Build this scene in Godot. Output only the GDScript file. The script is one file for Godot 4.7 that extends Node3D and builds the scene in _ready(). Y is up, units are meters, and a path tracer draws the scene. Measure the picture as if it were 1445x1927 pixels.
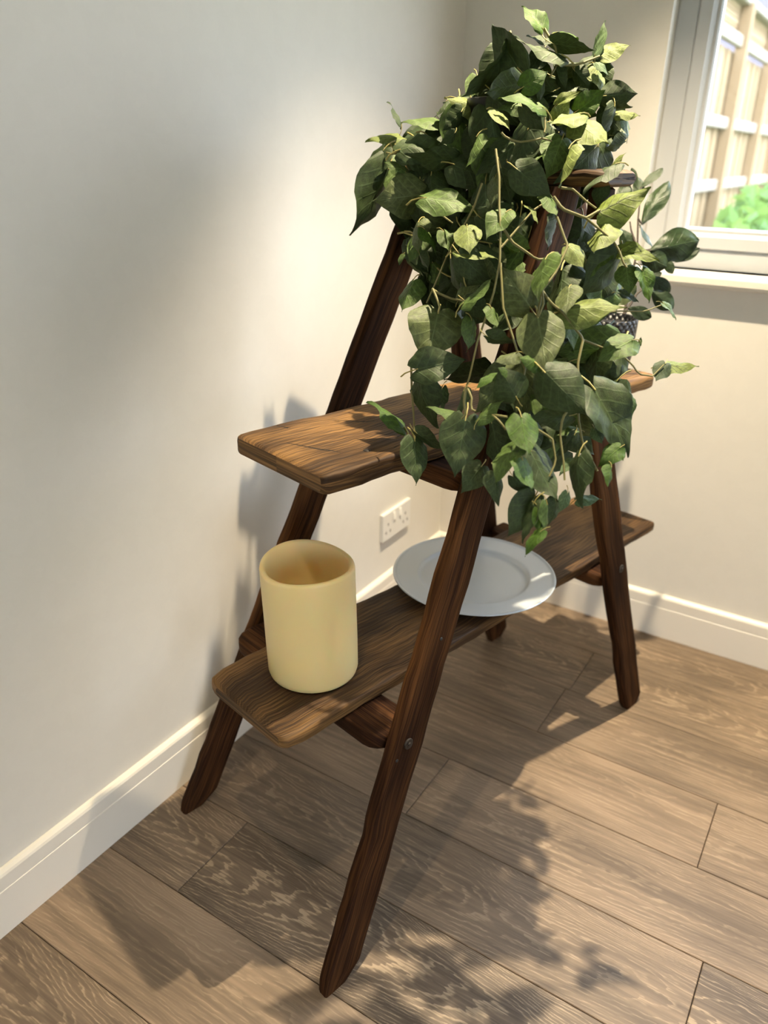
extends Node3D
# An old wooden stepladder used as a plant stand in the corner of a room: a trailing ivy on top, a candle and a
# charger plate on the lower plank, a small rubber plant on the upper one.

const H := 1.23                       # camera height; the floor is y = 0
const WX := -1.027                    # face of the left wall
const WZ := -1.985                    # face of the back wall
const CEIL := 2.4
const XR := 2.7
const ZF := 2.7
var taken := {}
var mats := {}

# ------------------------------------------------------------------ helpers
class Geo:
	var v := PackedVector3Array()
	var uv := PackedVector2Array()
	var g := PackedInt32Array()
	func tri(a: Vector3, b: Vector3, c: Vector3, ua := Vector2.ZERO, ub := Vector2.ZERO, uc := Vector2.ZERO, grp := 1) -> void:
		v.append(a); v.append(b); v.append(c)
		uv.append(ua); uv.append(ub); uv.append(uc)
		g.append(grp)
	func quad(a: Vector3, b: Vector3, c: Vector3, d: Vector3, ua := Vector2.ZERO, ub := Vector2.ZERO, uc := Vector2.ZERO, ud := Vector2.ZERO, grp := 1) -> void:
		tri(a, b, c, ua, ub, uc, grp)
		tri(a, c, d, ua, uc, ud, grp)
	func box(lo: Vector3, hi: Vector3, bev := 0.0) -> void:
		var rings := []
		for k in [[lo.y, bev], [lo.y + bev, 0.0], [hi.y - bev, 0.0], [hi.y, bev]]:
			if bev == 0.0 and rings.size() in [1, 2]:
				rings.append(null)
				continue
			var i: float = k[1]
			rings.append(PackedVector3Array([Vector3(lo.x + i, k[0], lo.z + i), Vector3(hi.x - i, k[0], lo.z + i), Vector3(hi.x - i, k[0], hi.z - i), Vector3(lo.x + i, k[0], hi.z - i)]))
		loft(rings.filter(func(r): return r != null), true, -1)
	# rings of equal size joined along their length; the ends closed
	func loft(rings: Array, caps := true, grp := 1, su := 1.0, sv := 1.0, u0 := 0.0) -> void:
		var start := v.size()
		var n: int = rings[0].size()
		var per := PackedFloat32Array([0.0])
		var mid: PackedVector3Array = rings[rings.size() / 2]
		for i in n:
			per.append(per[i] + mid[i].distance_to(mid[(i + 1) % n]))
		var us := PackedFloat32Array()
		var acc := u0
		for k in rings.size():
			if k > 0:
				acc += centre(rings[k]).distance_to(centre(rings[k - 1]))
			us.append(acc)
		for k in rings.size() - 1:
			var a: PackedVector3Array = rings[k]
			var b: PackedVector3Array = rings[k + 1]
			for i in n:
				var j := (i + 1) % n
				quad(a[i], a[j], b[j], b[i], Vector2(us[k] * su, per[i] * sv), Vector2(us[k] * su, per[i + 1] * sv), Vector2(us[k + 1] * su, per[i + 1] * sv), Vector2(us[k + 1] * su, per[i] * sv), grp)
		if caps:
			for e in [0, rings.size() - 1]:
				var r: PackedVector3Array = rings[e]
				var c := centre(r)
				for i in n:
					var p := r[i]
					var q := r[(i + 1) % n]
					var ends := [Vector2(c.z * 0.4, c.y * 2.6 + c.x), Vector2(p.z * 0.4, p.y * 2.6 + p.x), Vector2(q.z * 0.4, q.y * 2.6 + q.x)]
					if e == 0:
						tri(c, q, p, ends[0], ends[2], ends[1], grp + 1 if grp >= 0 else -1)
					else:
						tri(c, p, q, ends[0], ends[1], ends[2], grp + 1 if grp >= 0 else -1)
		fix(start)
	func centre(r: PackedVector3Array) -> Vector3:
		var s := Vector3.ZERO
		for p in r:
			s += p
		return s / r.size()
	# outward faces run clockwise: turn what was added since start if it lies the other way
	func fix(start: int) -> void:
		var vol := 0.0
		var o := v[start]
		for i in range(start, v.size(), 3):
			vol += (v[i] - o).dot((v[i + 1] - o).cross(v[i + 2] - o))
		if vol > 0.0:
			for i in range(start, v.size(), 3):
				var t := v[i + 1]; v[i + 1] = v[i + 2]; v[i + 2] = t
				var w := uv[i + 1]; uv[i + 1] = uv[i + 2]; uv[i + 2] = w
	func lathe(profile: PackedVector2Array, seg := 48, grp := 1, su := 1.0, sv := 1.0) -> void:
		var start := v.size()
		var l := 0.0
		for k in profile.size() - 1:
			var l2 := l + profile[k].distance_to(profile[k + 1])
			for i in seg:
				var a := TAU * i / seg
				var b := TAU * (i + 1) / seg
				var da := Vector3(cos(a), 0, sin(a))
				var db := Vector3(cos(b), 0, sin(b))
				var p := profile[k]
				var q := profile[k + 1]
				var ua := float(i) / seg * su
				var ub := float(i + 1) / seg * su
				if p.x > 0.00001:
					tri(da * p.x + Vector3.UP * p.y, db * p.x + Vector3.UP * p.y, db * q.x + Vector3.UP * q.y, Vector2(ua, l * sv), Vector2(ub, l * sv), Vector2(ub, l2 * sv), grp)
				if q.x > 0.00001:
					tri(da * p.x + Vector3.UP * p.y, db * q.x + Vector3.UP * q.y, da * q.x + Vector3.UP * q.y, Vector2(ua, l * sv), Vector2(ub, l2 * sv), Vector2(ua, l2 * sv), grp)
			l = l2
		fix(start)
	func tube(pts: Array, r0: float, r1: float, n := 6) -> void:
		var rings := []
		for k in pts.size():
			var d: Vector3 = (pts[mini(k + 1, pts.size() - 1)] - pts[maxi(k - 1, 0)]).normalized()
			var s := d.cross(Vector3(0.31, 0.83, 0.46)).normalized()
			var t := d.cross(s)
			var r := lerpf(r0, r1, float(k) / (pts.size() - 1))
			var ring := PackedVector3Array()
			for i in n:
				ring.append(pts[k] + (s * cos(TAU * i / n) + t * sin(TAU * i / n)) * r)
			rings.append(ring)
		loft(rings)
	func mesh(into: ArrayMesh = null, flat := false) -> ArrayMesh:
		var st := SurfaceTool.new()
		st.begin(Mesh.PRIMITIVE_TRIANGLES)
		for i in g.size():
			st.set_smooth_group(-1 if flat else g[i])
			for k in 3:
				st.set_uv(uv[i * 3 + k])
				st.add_vertex(v[i * 3 + k])
		st.index()
		st.generate_normals()
		return st.commit(into) if into else st.commit()

func numbered(called: String) -> String:
	var n: int = taken.get(called, 0)
	taken[called] = n + 1
	return called if n == 0 else "%s_%03d" % [called, n]

func thing(called: String, label: String, category: String, at := Vector3.ZERO, group := "") -> Node3D:
	var o := Node3D.new()
	o.name = numbered(called)
	add_child(o)
	o.position = at
	tag(o, label, category, group)
	return o

func tag(o: Node3D, label: String, category: String, group := "") -> void:
	o.set_meta("label", label)
	o.set_meta("category", category)
	if group:
		o.set_meta("group", group)

func part(called: String, m: Mesh, mat: Material, parent: Node, at := Vector3.ZERO) -> MeshInstance3D:
	var o := MeshInstance3D.new()
	o.name = called
	o.mesh = m
	if mat:
		o.material_override = mat
	o.position = at
	parent.add_child(o, true)
	return o

func struct(called: String, m: Mesh, mat: Material, label: String) -> MeshInstance3D:
	var o := part(called, m, mat, self)
	o.set_meta("kind", "structure")
	o.set_meta("label", label)
	return o

func noise(s: int, freq: float, oct := 3) -> FastNoiseLite:
	var n := FastNoiseLite.new()
	n.seed = s
	n.frequency = freq
	n.fractal_octaves = oct
	n.noise_type = FastNoiseLite.TYPE_SIMPLEX_SMOOTH
	return n

func plain(c: Color, rough := 0.6, spec := 0.5) -> StandardMaterial3D:
	var m := StandardMaterial3D.new()
	m.albedo_color = c
	m.roughness = rough
	m.metallic_specular = spec
	return m

func textured(t: Array, rough: float, bump: float, spec := 0.5) -> StandardMaterial3D:
	var m := plain(Color.WHITE, rough, spec)
	m.albedo_texture = t[0]
	m.heightmap_enabled = true
	m.heightmap_texture = t[1]
	m.heightmap_scale = bump
	return m

func pair(w: int, h: int, rgb: PackedByteArray, ht: PackedByteArray) -> Array:
	return [ImageTexture.create_from_image(Image.create_from_data(w, h, false, Image.FORMAT_RGB8, rgb)), ImageTexture.create_from_image(Image.create_from_data(w, h, false, Image.FORMAT_L8, ht))]

# limed oak floorboard: arched grain drawn by pale pores on taupe
func oak_texture(s: int, w: int, h: int, tone: float, cx: float, arch: float, pale: float) -> Array:
	var a := noise(s, 0.006, 3)
	var b := noise(s + 7, 0.03, 2)
	var c := noise(s + 13, 0.11, 2)
	var rgb := PackedByteArray()
	var ht := PackedByteArray()
	rgb.resize(w * h * 3)
	ht.resize(w * h)
	for y in h:
		var v := float(y) / h - 0.5
		for x in w:
			var u := float(x) / w
			var jag := b.get_noise_2d(x * 0.40, y * 1.5) * 0.7 + c.get_noise_2d(x * 0.25, y * 0.7) * 0.45
			var slow := a.get_noise_2d(x * 0.26, y * 1.0)
			var vv := v - 0.10 * sin(u * 3.0 + s) - slow * 0.10
			var f := (u - cx) * 20.0 * arch + vv * vv * 46.0 + slow * 1.8 + jag * 0.40
			var ring := f - floorf(f)
			var line := smoothstep(0.0, 0.08, ring) * (1.0 - smoothstep(0.12, 0.45, ring))
			var pore := c.get_noise_2d(x * 0.07, y * 1.7)
			var fine := clampf(pore * 2.2 - 0.25, 0.0, 1.0)
			var grain := clampf(line * (0.75 + pore) * (0.55 + 0.9 * clampf(0.6 - absf(v) * 0.6 + slow, 0.0, 1.0)), 0.0, 1.0)
			var t := clampf(grain * pale + fine * 0.28 * pale, 0.0, 1.0)
			var dark := clampf(-slow * 0.9 + c.get_noise_2d(x * 0.018, y * 0.45 + 400.0) * 0.55, -0.5, 0.6)
			var base := 0.93 * tone * (1.0 - 0.26 * dark)
			var r := lerpf(0.480 * base, 0.76, t * 0.62)
			var gg := lerpf(0.412 * base, 0.675, t * 0.62)
			var bb := lerpf(0.345 * base, 0.565, t * 0.62)
			var k := (y * w + x)
			rgb[k * 3] = clampi(int(r * 255.0), 0, 255)
			rgb[k * 3 + 1] = clampi(int(gg * 255.0), 0, 255)
			rgb[k * 3 + 2] = clampi(int(bb * 255.0), 0, 255)
			ht[k] = clampi(int(150.0 - 70.0 * t - 20.0 * fine), 0, 255)
	return pair(w, h, rgb, ht)

# old stained pine: long grain lines, wear, cracks
func pine_texture(s: int, w: int, h: int, lo: Color, hi: Color, lines: float, cracks: Array = []) -> Array:
	var a := noise(s, 0.004, 2)
	var b := noise(s + 3, 0.02, 3)
	var c := noise(s + 9, 0.15, 2)
	var rgb := PackedByteArray()
	var ht := PackedByteArray()
	rgb.resize(w * h * 3)
	ht.resize(w * h)
	for y in h:
		for x in w:
			var wave := a.get_noise_2d(x * 0.22, y * 1.0)
			var f := (float(y) / h + wave * 0.09) * lines + b.get_noise_2d(x * 0.05, y * 0.6) * 0.5
			var ring := f - floorf(f)
			var late := smoothstep(0.35, 0.85, ring) * (1.0 - smoothstep(0.9, 1.0, ring))
			var fib := c.get_noise_2d(x * 0.06, y * 1.8)
			var blot := b.get_noise_2d(x * 0.12 + 500.0, y * 0.35)
			var t := clampf(0.50 - late * 0.24 + fib * 0.62 + blot * 0.8, 0.0, 1.0)
			var cr := 0.0
			for q in cracks:
				var du: float = (float(x) / w - q[0]) / q[2]
				if du > 0.0 and du < 1.0:
					var yy: float = q[1] + q[3] * du + 0.012 * sin(du * 9.0) + fib * 0.004
					cr = maxf(cr, 1.0 - smoothstep(0.2, 1.0, absf(float(y) / h - yy) / (q[4] * (1.0 - absf(du * 2.0 - 1.0) * 0.7))))
			var col := lo.lerp(hi, t) * (1.0 - 0.85 * cr)
			var k := y * w + x
			rgb[k * 3] = clampi(int(col.r * 255.0), 0, 255)
			rgb[k * 3 + 1] = clampi(int(col.g * 255.0), 0, 255)
			rgb[k * 3 + 2] = clampi(int(col.b * 255.0), 0, 255)
			ht[k] = clampi(int(110.0 + 70.0 * late + 40.0 * fib - 110.0 * cr), 0, 255)
	return pair(w, h, rgb, ht)

# woven cloth leaf with a pale midrib (u runs from stalk to tip, v across)
func leaf_texture(s: int, veins: float, vein_dark: bool) -> Array:
	var w := 256
	var h := 256
	var b := noise(s, 0.03, 3)
	var c := noise(s + 2, 0.3, 2)
	var rgb := PackedByteArray()
	var ht := PackedByteArray()
	rgb.resize(w * h * 3)
	ht.resize(w * h)
	for y in h:
		var v := absf(float(y) / h - 0.5) * 2.0
		for x in w:
			var u := float(x) / w
			var mid := 1.0 - smoothstep(0.012, 0.05, v + 0.01 * u)
			var f := (u - 0.42 * v + 0.16 * v * v) * 6.0
			var near := absf(f - roundf(f)) / 6.0
			var side := (1.0 - smoothstep(0.004, 0.020, near)) * (1.0 - smoothstep(0.75, 1.0, v)) * (1.0 - smoothstep(0.7, 0.9, u))
			var weave := c.get_noise_2d(x * 1.6, y * 0.5) * 0.5 + c.get_noise_2d(x * 0.4, y * 1.5 + 90.0) * 0.5
			var t := 0.80 + b.get_noise_2d(x, y) * 0.18 + weave * 0.24
			var vein := maxf(mid, side * 0.55) * veins
			t = t * (1.0 - 0.55 * vein) if vein_dark else lerpf(t, 1.0, vein)
			var k := y * w + x
			rgb[k * 3] = clampi(int(255.0 * clampf(t + vein * (0.0 if vein_dark else 0.0), 0.0, 1.0)), 0, 255)
			rgb[k * 3 + 1] = clampi(int(255.0 * clampf(t, 0.0, 1.0)), 0, 255)
			rgb[k * 3 + 2] = clampi(int(255.0 * clampf(t * (0.92 + 0.08 * vein), 0.0, 1.0)), 0, 255)
			ht[k] = clampi(int(130.0 + 50.0 * weave - 70.0 * mid - 45.0 * side), 0, 255)
	return pair(w, h, rgb, ht)

func wall_texture() -> Array:
	var w := 512
	var a := noise(91, 0.02, 3)
	var c := noise(92, 0.25, 2)
	var rgb := PackedByteArray()
	var ht := PackedByteArray()
	rgb.resize(w * w * 3)
	ht.resize(w * w)
	for y in w:
		for x in w:
			var t := 1.0 + a.get_noise_2d(x, y) * 0.008
			var k := y * w + x
			rgb[k * 3] = clampi(int(221.0 * t), 0, 255)
			rgb[k * 3 + 1] = clampi(int(216.0 * t), 0, 255)
			rgb[k * 3 + 2] = clampi(int(206.0 * t), 0, 255)
			ht[k] = clampi(int(128.0 + 60.0 * c.get_noise_2d(x, y)), 0, 255)
	return pair(w, w, rgb, ht)

# a worn board: cross-sections along x (length), y up (thickness t), z across (width w); the origin is the centre of its underside
func board(x0: float, x1: float, w: float, t: float, r: float, s: int, wear: float, corner0 := 0.0, corner1 := 0.0) -> Geo:
	var n := noise(s, 2.2, 2)
	var fine := noise(s + 5, 9.0, 2)
	var geo := Geo.new()
	var rings := []
	var xs := [0.0, r * 0.25, r * 0.7, r * 1.6]
	var k := 4
	while k < 46:
		xs.append(lerpf(r * 1.6, (x1 - x0) - r * 1.6, (k - 3) / 43.0))
		k += 1
	xs.append_array([(x1 - x0) - r * 1.6, (x1 - x0) - r * 0.7, (x1 - x0) - r * 0.25, x1 - x0])
	for x in xs:
		var d: float = minf(x, (x1 - x0) - x)
		var inset: float = r * 0.75 * pow(maxf(0.0, 1.0 - d / (r * 1.6)), 2.0)
		var ring := PackedVector3Array()
		var wl := -w / 2.0
		var wr := w / 2.0
		for c in [[corner0, x], [corner1, (x1 - x0) - x]]:
			if c[0] > 0.0 and c[1] < c[0]:
				var q: float = 1.0 - c[1] / c[0]
				wl += c[0] * (1.0 - sqrt(maxf(0.0, 1.0 - q * q)))
				wr -= c[0] * 0.35 * (1.0 - sqrt(maxf(0.0, 1.0 - q * q)))
		for e in [[wr, t, 0], [wl, t, 1], [wl, 0.0, 2], [wr, 0.0, 3]]:
			var sx := 1.0 if e[0] == wr else -1.0
			var sy := 1.0 if e[1] == t else -1.0
			var lost: float = r * (1.0 + wear * (0.9 * n.get_noise_2d(x * 2.0, e[2] * 7.0) + 0.5 * fine.get_noise_2d(x * 3.0, e[2] * 9.0)))
			lost = clampf(lost, r * 0.3, t * 0.45)
			for i in 6:
				var a: float = (clampi(i - 1, 0, 3) / 3.0) * PI / 2.0
				var off := Vector2(cos(a), sin(a)) if sx * sy > 0.0 else Vector2(sin(a), cos(a))
				var z: float = e[0] - sx * (lost + inset) + sx * lost * off.x
				var y: float = e[1] - sy * (lost + inset * 0.6) + sy * lost * off.y
				if i == 0 or i == 5:
					if off.x > 0.5:
						y -= sy * (t * 0.5 - lost - inset * 0.6) * 0.6
					else:
						z -= sx * 0.006
				z += wear * 0.0010 * n.get_noise_2d(x * 2.0, sx * 3.0 + 20.0)
				ring.append(Vector3(x0 + x, y, z))
		rings.append(ring)
	geo.loft(rings, true, 1, 1.0 / 1.2, 1.0 / 0.26, clampf(1.19 - (x1 - x0), 0.0, 0.2))
	return geo

# a leaning leg: level cross-sections from the floor up; worn edges
func leg_shape(w: float, t: float, lean: Vector2, top: float, s: int, chip := 0.0, chip_at := 0.2) -> Geo:
	var n := noise(s, 2.6, 3)
	var geo := Geo.new()
	var rings := []
	for k in 44:
		var y := (top * (k - 4) / 39.0 if k > 4 else [0.0, 0.006, 0.012, 0.018, 0.024][k]) as float
		var c := Vector3(lean.x * y, y, lean.y * y)
		var e := 0.0
		if y < 0.02:
			e = (0.02 - y) * 0.15
		var ring := PackedVector3Array()
		for q in [[1, 1], [-1, 1], [-1, -1], [1, -1]]:
			var r: float = 0.005 * (1.0 + 1.1 * n.get_noise_2d(y * 4.0, q[0] * 3.0 + q[1] * 7.0))
			var dent: float = chip * exp(-pow((y - chip_at) / 0.035, 2.0)) * (1.0 if q[0] < 0 else 0.35)
			var cut: float = maxf(0.0, 0.024 - y) * (0.8 if q[0] > 0 else 0.05)
			for i in 5:
				var a: float = (clampi(i - 1, 0, 2) / 2.0) * PI / 2.0
				var off := Vector2(cos(a), sin(a)) if q[0] * q[1] > 0 else Vector2(sin(a), cos(a))
				var x: float = q[0] * (w / 2.0 - r - e - dent - cut) + q[0] * r * off.x
				var z: float = q[1] * (t / 2.0 - r - e * 0.5) + q[1] * r * off.y
				if i == 0 or i == 4:
					if off.x > 0.5:
						z -= q[1] * 0.005
					else:
						x -= q[0] * 0.008
				x += 0.0014 * n.get_noise_2d(y * 3.0, q[0] * 40.0)
				z += 0.0010 * n.get_noise_2d(y * 3.0, q[1] * 40.0 + 9.0)
				ring.append(c + Vector3(x, 0, z))
		rings.append(ring)
	geo.loft(rings, true, 1, 1.0 / 1.45, 1.0 / 0.26, fmod(s * 0.019, 0.1))
	return geo

# a flat rung with rounded front corners: plan outline in x (depth) and z (length), thickness t
func rung_shape(x0: float, x1: float, z0: float, z1: float, t: float, r: float, round_at: int) -> Geo:
	var plan := PackedVector2Array()
	for q in [[x1, z1, 0], [x0, z1, 1], [x0, z0, 2], [x1, z0, 3]]:
		var sx := 1.0 if q[0] == x1 else -1.0
		var sz := 1.0 if q[1] == z1 else -1.0
		var rr := r if sx == float(round_at) else 0.006
		for i in 5:
			var a: float = (i / 4.0) * PI / 2.0
			var off := Vector2(cos(a), sin(a)) if sx * sz > 0.0 else Vector2(sin(a), cos(a))
			plan.append(Vector2(q[0] - sx * rr + sx * rr * off.x, q[1] - sz * rr + sz * rr * off.y))
	var mid := Vector2((x0 + x1) / 2, (z0 + z1) / 2)
	var rings := []
	for k in [[0.0, 0.010], [0.002, 0.005], [0.007, 0.001], [0.012, 0.0], [t - 0.006, 0.0], [t - 0.002, 0.0015], [t, 0.005]]:
		var ring := PackedVector3Array()
		for p in plan:
			var d := p - mid
			ring.append(Vector3(p.x - signf(d.x) * k[1], k[0], p.y - signf(d.y) * k[1]))
		rings.append(ring)
	var geo := Geo.new()
	geo.loft(rings)
	for i in geo.v.size():
		geo.uv[i] = Vector2(geo.v[i].z / 1.2 + 0.3, (geo.v[i].x + geo.v[i].y) / 0.26)
	return geo

# ------------------------------------------------------------------ leaves
# unit leaf: stalk end at the origin, tip at x = 1, width 1 across z, face towards +y
func leaf_mesh(s: int, ovate: bool, fold: float, curl: float, wave: float, lobes: float) -> ArrayMesh:
	var rng := RandomNumberGenerator.new()
	rng.seed = s
	var n := noise(s, 1.3, 2)
	var geo := Geo.new()
	var ts := [0.0, 0.02, 0.06, 0.12, 0.2, 0.3, 0.4, 0.5, 0.6, 0.7, 0.79, 0.87, 0.94, 1.0]
	var us := [-1.0, -0.75, -0.45, -0.18, 0.0, 0.18, 0.45, 0.75, 1.0]
	var wide := [0.36, 0.40, 0.445, 0.48, 0.5, 0.5, 0.475, 0.425, 0.35, 0.26, 0.17, 0.09, 0.035, 0.0]
	if ovate:
		wide = [0.02, 0.05, 0.1, 0.17, 0.26, 0.36, 0.44, 0.49, 0.5, 0.47, 0.41, 0.31, 0.19, 0.02]
	var pts := []
	for k in ts.size():
		var row := PackedVector3Array()
		var t: float = ts[k]
		for u in us:
			var au := absf(u)
			var x := t - lobes * pow(sin(PI * clampf(au * 0.97, 0.0, 1.0)), 0.85) * exp(-t / 0.12)
			var z: float = u * wide[k]
			var y := -fold * absf(z) * (1.0 - 0.4 * t) - curl * t * t + wave * au * sin(t * 9.0 + (2.0 if u < 0.0 else 0.4) + s) + 0.05 * n.get_noise_2d(x * 2.0, z * 2.0 + s)
			y -= 0.10 * exp(-t / 0.10) * au
			y += 0.018 * exp(-au * 9.0) * -1.0 + 0.012 * au * sin((t - 0.4 * au) * 40.0)
			row.append(Vector3(x, y, z))
		pts.append(row)
	for k in ts.size() - 1:
		for i in us.size() - 1:
			var q := [[k, i], [k, i + 1], [k + 1, i + 1], [k + 1, i]]
			var p := []
			var w := []
			for e in q:
				p.append(pts[e[0]][e[1]])
				w.append(Vector2(ts[e[0]], us[e[1]] * 0.5 + 0.5))
			geo.quad(p[0], p[1], p[2], p[3], w[0], w[1], w[2], w[3])
	var m := geo.mesh()
	var st := Geo.new()
	if not ovate:
		st.tube([Vector3(0.02, 0.0, 0), Vector3(-0.12, -0.03, 0), Vector3(-0.26, -0.11, 0), Vector3(-0.36, -0.24, 0.02)], 0.016, 0.02, 5)
	else:
		st.tube([Vector3(0.02, 0.0, 0), Vector3(-0.08, -0.02, 0)], 0.02, 0.02, 5)
	m = st.mesh(m)
	return m

var leaf_kinds: Array = []
var rubber_kinds: Array = []
var ivy: Node3D
var rubber: Node3D
var leaf_no := 0

func leaf_at(parent: Node3D, kinds: Array, b: Vector3, tip: Vector3, nrm: Vector3, width: float, col: String) -> void:
	var ax := tip - b
	var l := ax.length()
	ax /= l
	var nn := (nrm - ax * nrm.dot(ax)).normalized()
	var side := ax.cross(nn)
	leaf_no += 1
	var o := MeshInstance3D.new()
	o.name = "leaf"
	o.mesh = kinds[(leaf_no * 7 + leaf_no / 3) % kinds.size()]
	o.set_surface_override_material(0, mats["leaf_" + col])
	o.set_surface_override_material(1, mats["stalk"] if col != "r" else mats["stem"])
	o.transform = Transform3D(Basis(ax * l, nn * (l + width) * 0.5, side * width), b)
	parent.add_child(o, true)

# millimetres from the foot of the plant: stalk end, tip, the way it faces, width, colour
func lf(ax: int, ay: int, az: int, bx: int, by: int, bz: int, nx: int, ny: int, nz: int, w: int, col: String) -> void:
	leaf_at(ivy, leaf_kinds, Vector3(ax, ay, az) / 1000.0, Vector3(bx, by, bz) / 1000.0, Vector3(nx, ny, nz).normalized(), w / 1000.0, col)

var deep: Array[Transform3D] = []
func fill(ax: int, ay: int, az: int, bx: int, by: int, bz: int, nx: int, ny: int, nz: int, w: int, _col: String) -> void:
	var a := Vector3(ax, ay, az) / 1000.0
	var x := Vector3(bx, by, bz) / 1000.0 - a
	var n := Vector3(nx, ny, nz).normalized()
	n = (n - x.normalized() * n.dot(x.normalized())).normalized()
	deep.append(Transform3D(Basis(x, n * x.length(), x.normalized().cross(n) * w / 1000.0), a))

func rf(ax: int, ay: int, az: int, bx: int, by: int, bz: int, nx: int, ny: int, nz: int, w: int, col: String) -> void:
	leaf_at(rubber, rubber_kinds, Vector3(ax, ay, az) / 1000.0, Vector3(bx, by, bz) / 1000.0, Vector3(nx, ny, nz).normalized(), w / 1000.0, col)

func smooth_line(pts: Array) -> Array:
	var c := Curve3D.new()
	for i in pts.size():
		var a: Vector3 = pts[maxi(i - 1, 0)]
		var b: Vector3 = pts[mini(i + 1, pts.size() - 1)]
		c.add_point(pts[i] / 1000.0, -(b - a) / 6000.0, (b - a) / 6000.0)
	var out := []
	var n := maxi(3, int(c.get_baked_length() / 0.008))
	for i in n + 1:
		out.append(c.sample_baked(c.get_baked_length() * i / n))
	return out

func vine(r: float, pts: Array) -> void:
	var g := Geo.new()
	g.tube(smooth_line(pts), r / 1000.0, r * 0.75 / 1000.0, 7)
	part("vine", g.mesh(), mats["vine"], ivy)

func stem(r: float, pts: Array) -> void:
	var g := Geo.new()
	g.tube(smooth_line(pts), r / 1000.0, r * 0.5 / 1000.0, 7)
	part("stem", g.mesh(), mats["stem"], rubber)

# ------------------------------------------------------------------ the ladder's own axes: u along the planks, v across
const LO := Vector3(-0.615, 0.0, -1.1685)
var LU := Vector3(0.23305, 0, -0.97246)
var LV := Vector3(0.97246, 0, 0.23305)
func lp(u: float, v: float, y: float) -> Vector3:
	return LO + LU * u + LV * v + Vector3.UP * y

func downlight(x: float, z: float, energy: float, label: String) -> void:
	var t := thing("unseen_downlight", label, "light", Vector3(x, CEIL, z), "ceiling downlights")
	var g := Geo.new()
	g.lathe(PackedVector2Array([Vector2(0.036, -0.002), Vector2(0.038, -0.006), Vector2(0.046, -0.005), Vector2(0.048, 0.0)]), 32)
	part("trim_ring", g.mesh(), mats["white"], t)
	var e := Geo.new()
	e.lathe(PackedVector2Array([Vector2(0.0, -0.001), Vector2(0.0365, -0.001)]), 32)
	part("lens", e.mesh(), mats["glow"], t)
	var l := SpotLight3D.new()
	l.name = "unseen_downlight_beam"
	l.position = Vector3(x, CEIL - 0.012, z)
	l.rotation_degrees = Vector3(-90, 0, 0)
	l.spot_angle = 33.5
	l.spot_angle_attenuation = 0.85
	l.spot_range = 8.0
	l.spot_attenuation = 2.0
	l.light_energy = energy
	l.light_color = Color(1.0, 0.925, 0.79)
	l.light_size = 0.014
	l.shadow_enabled = true
	add_child(l)

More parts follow.
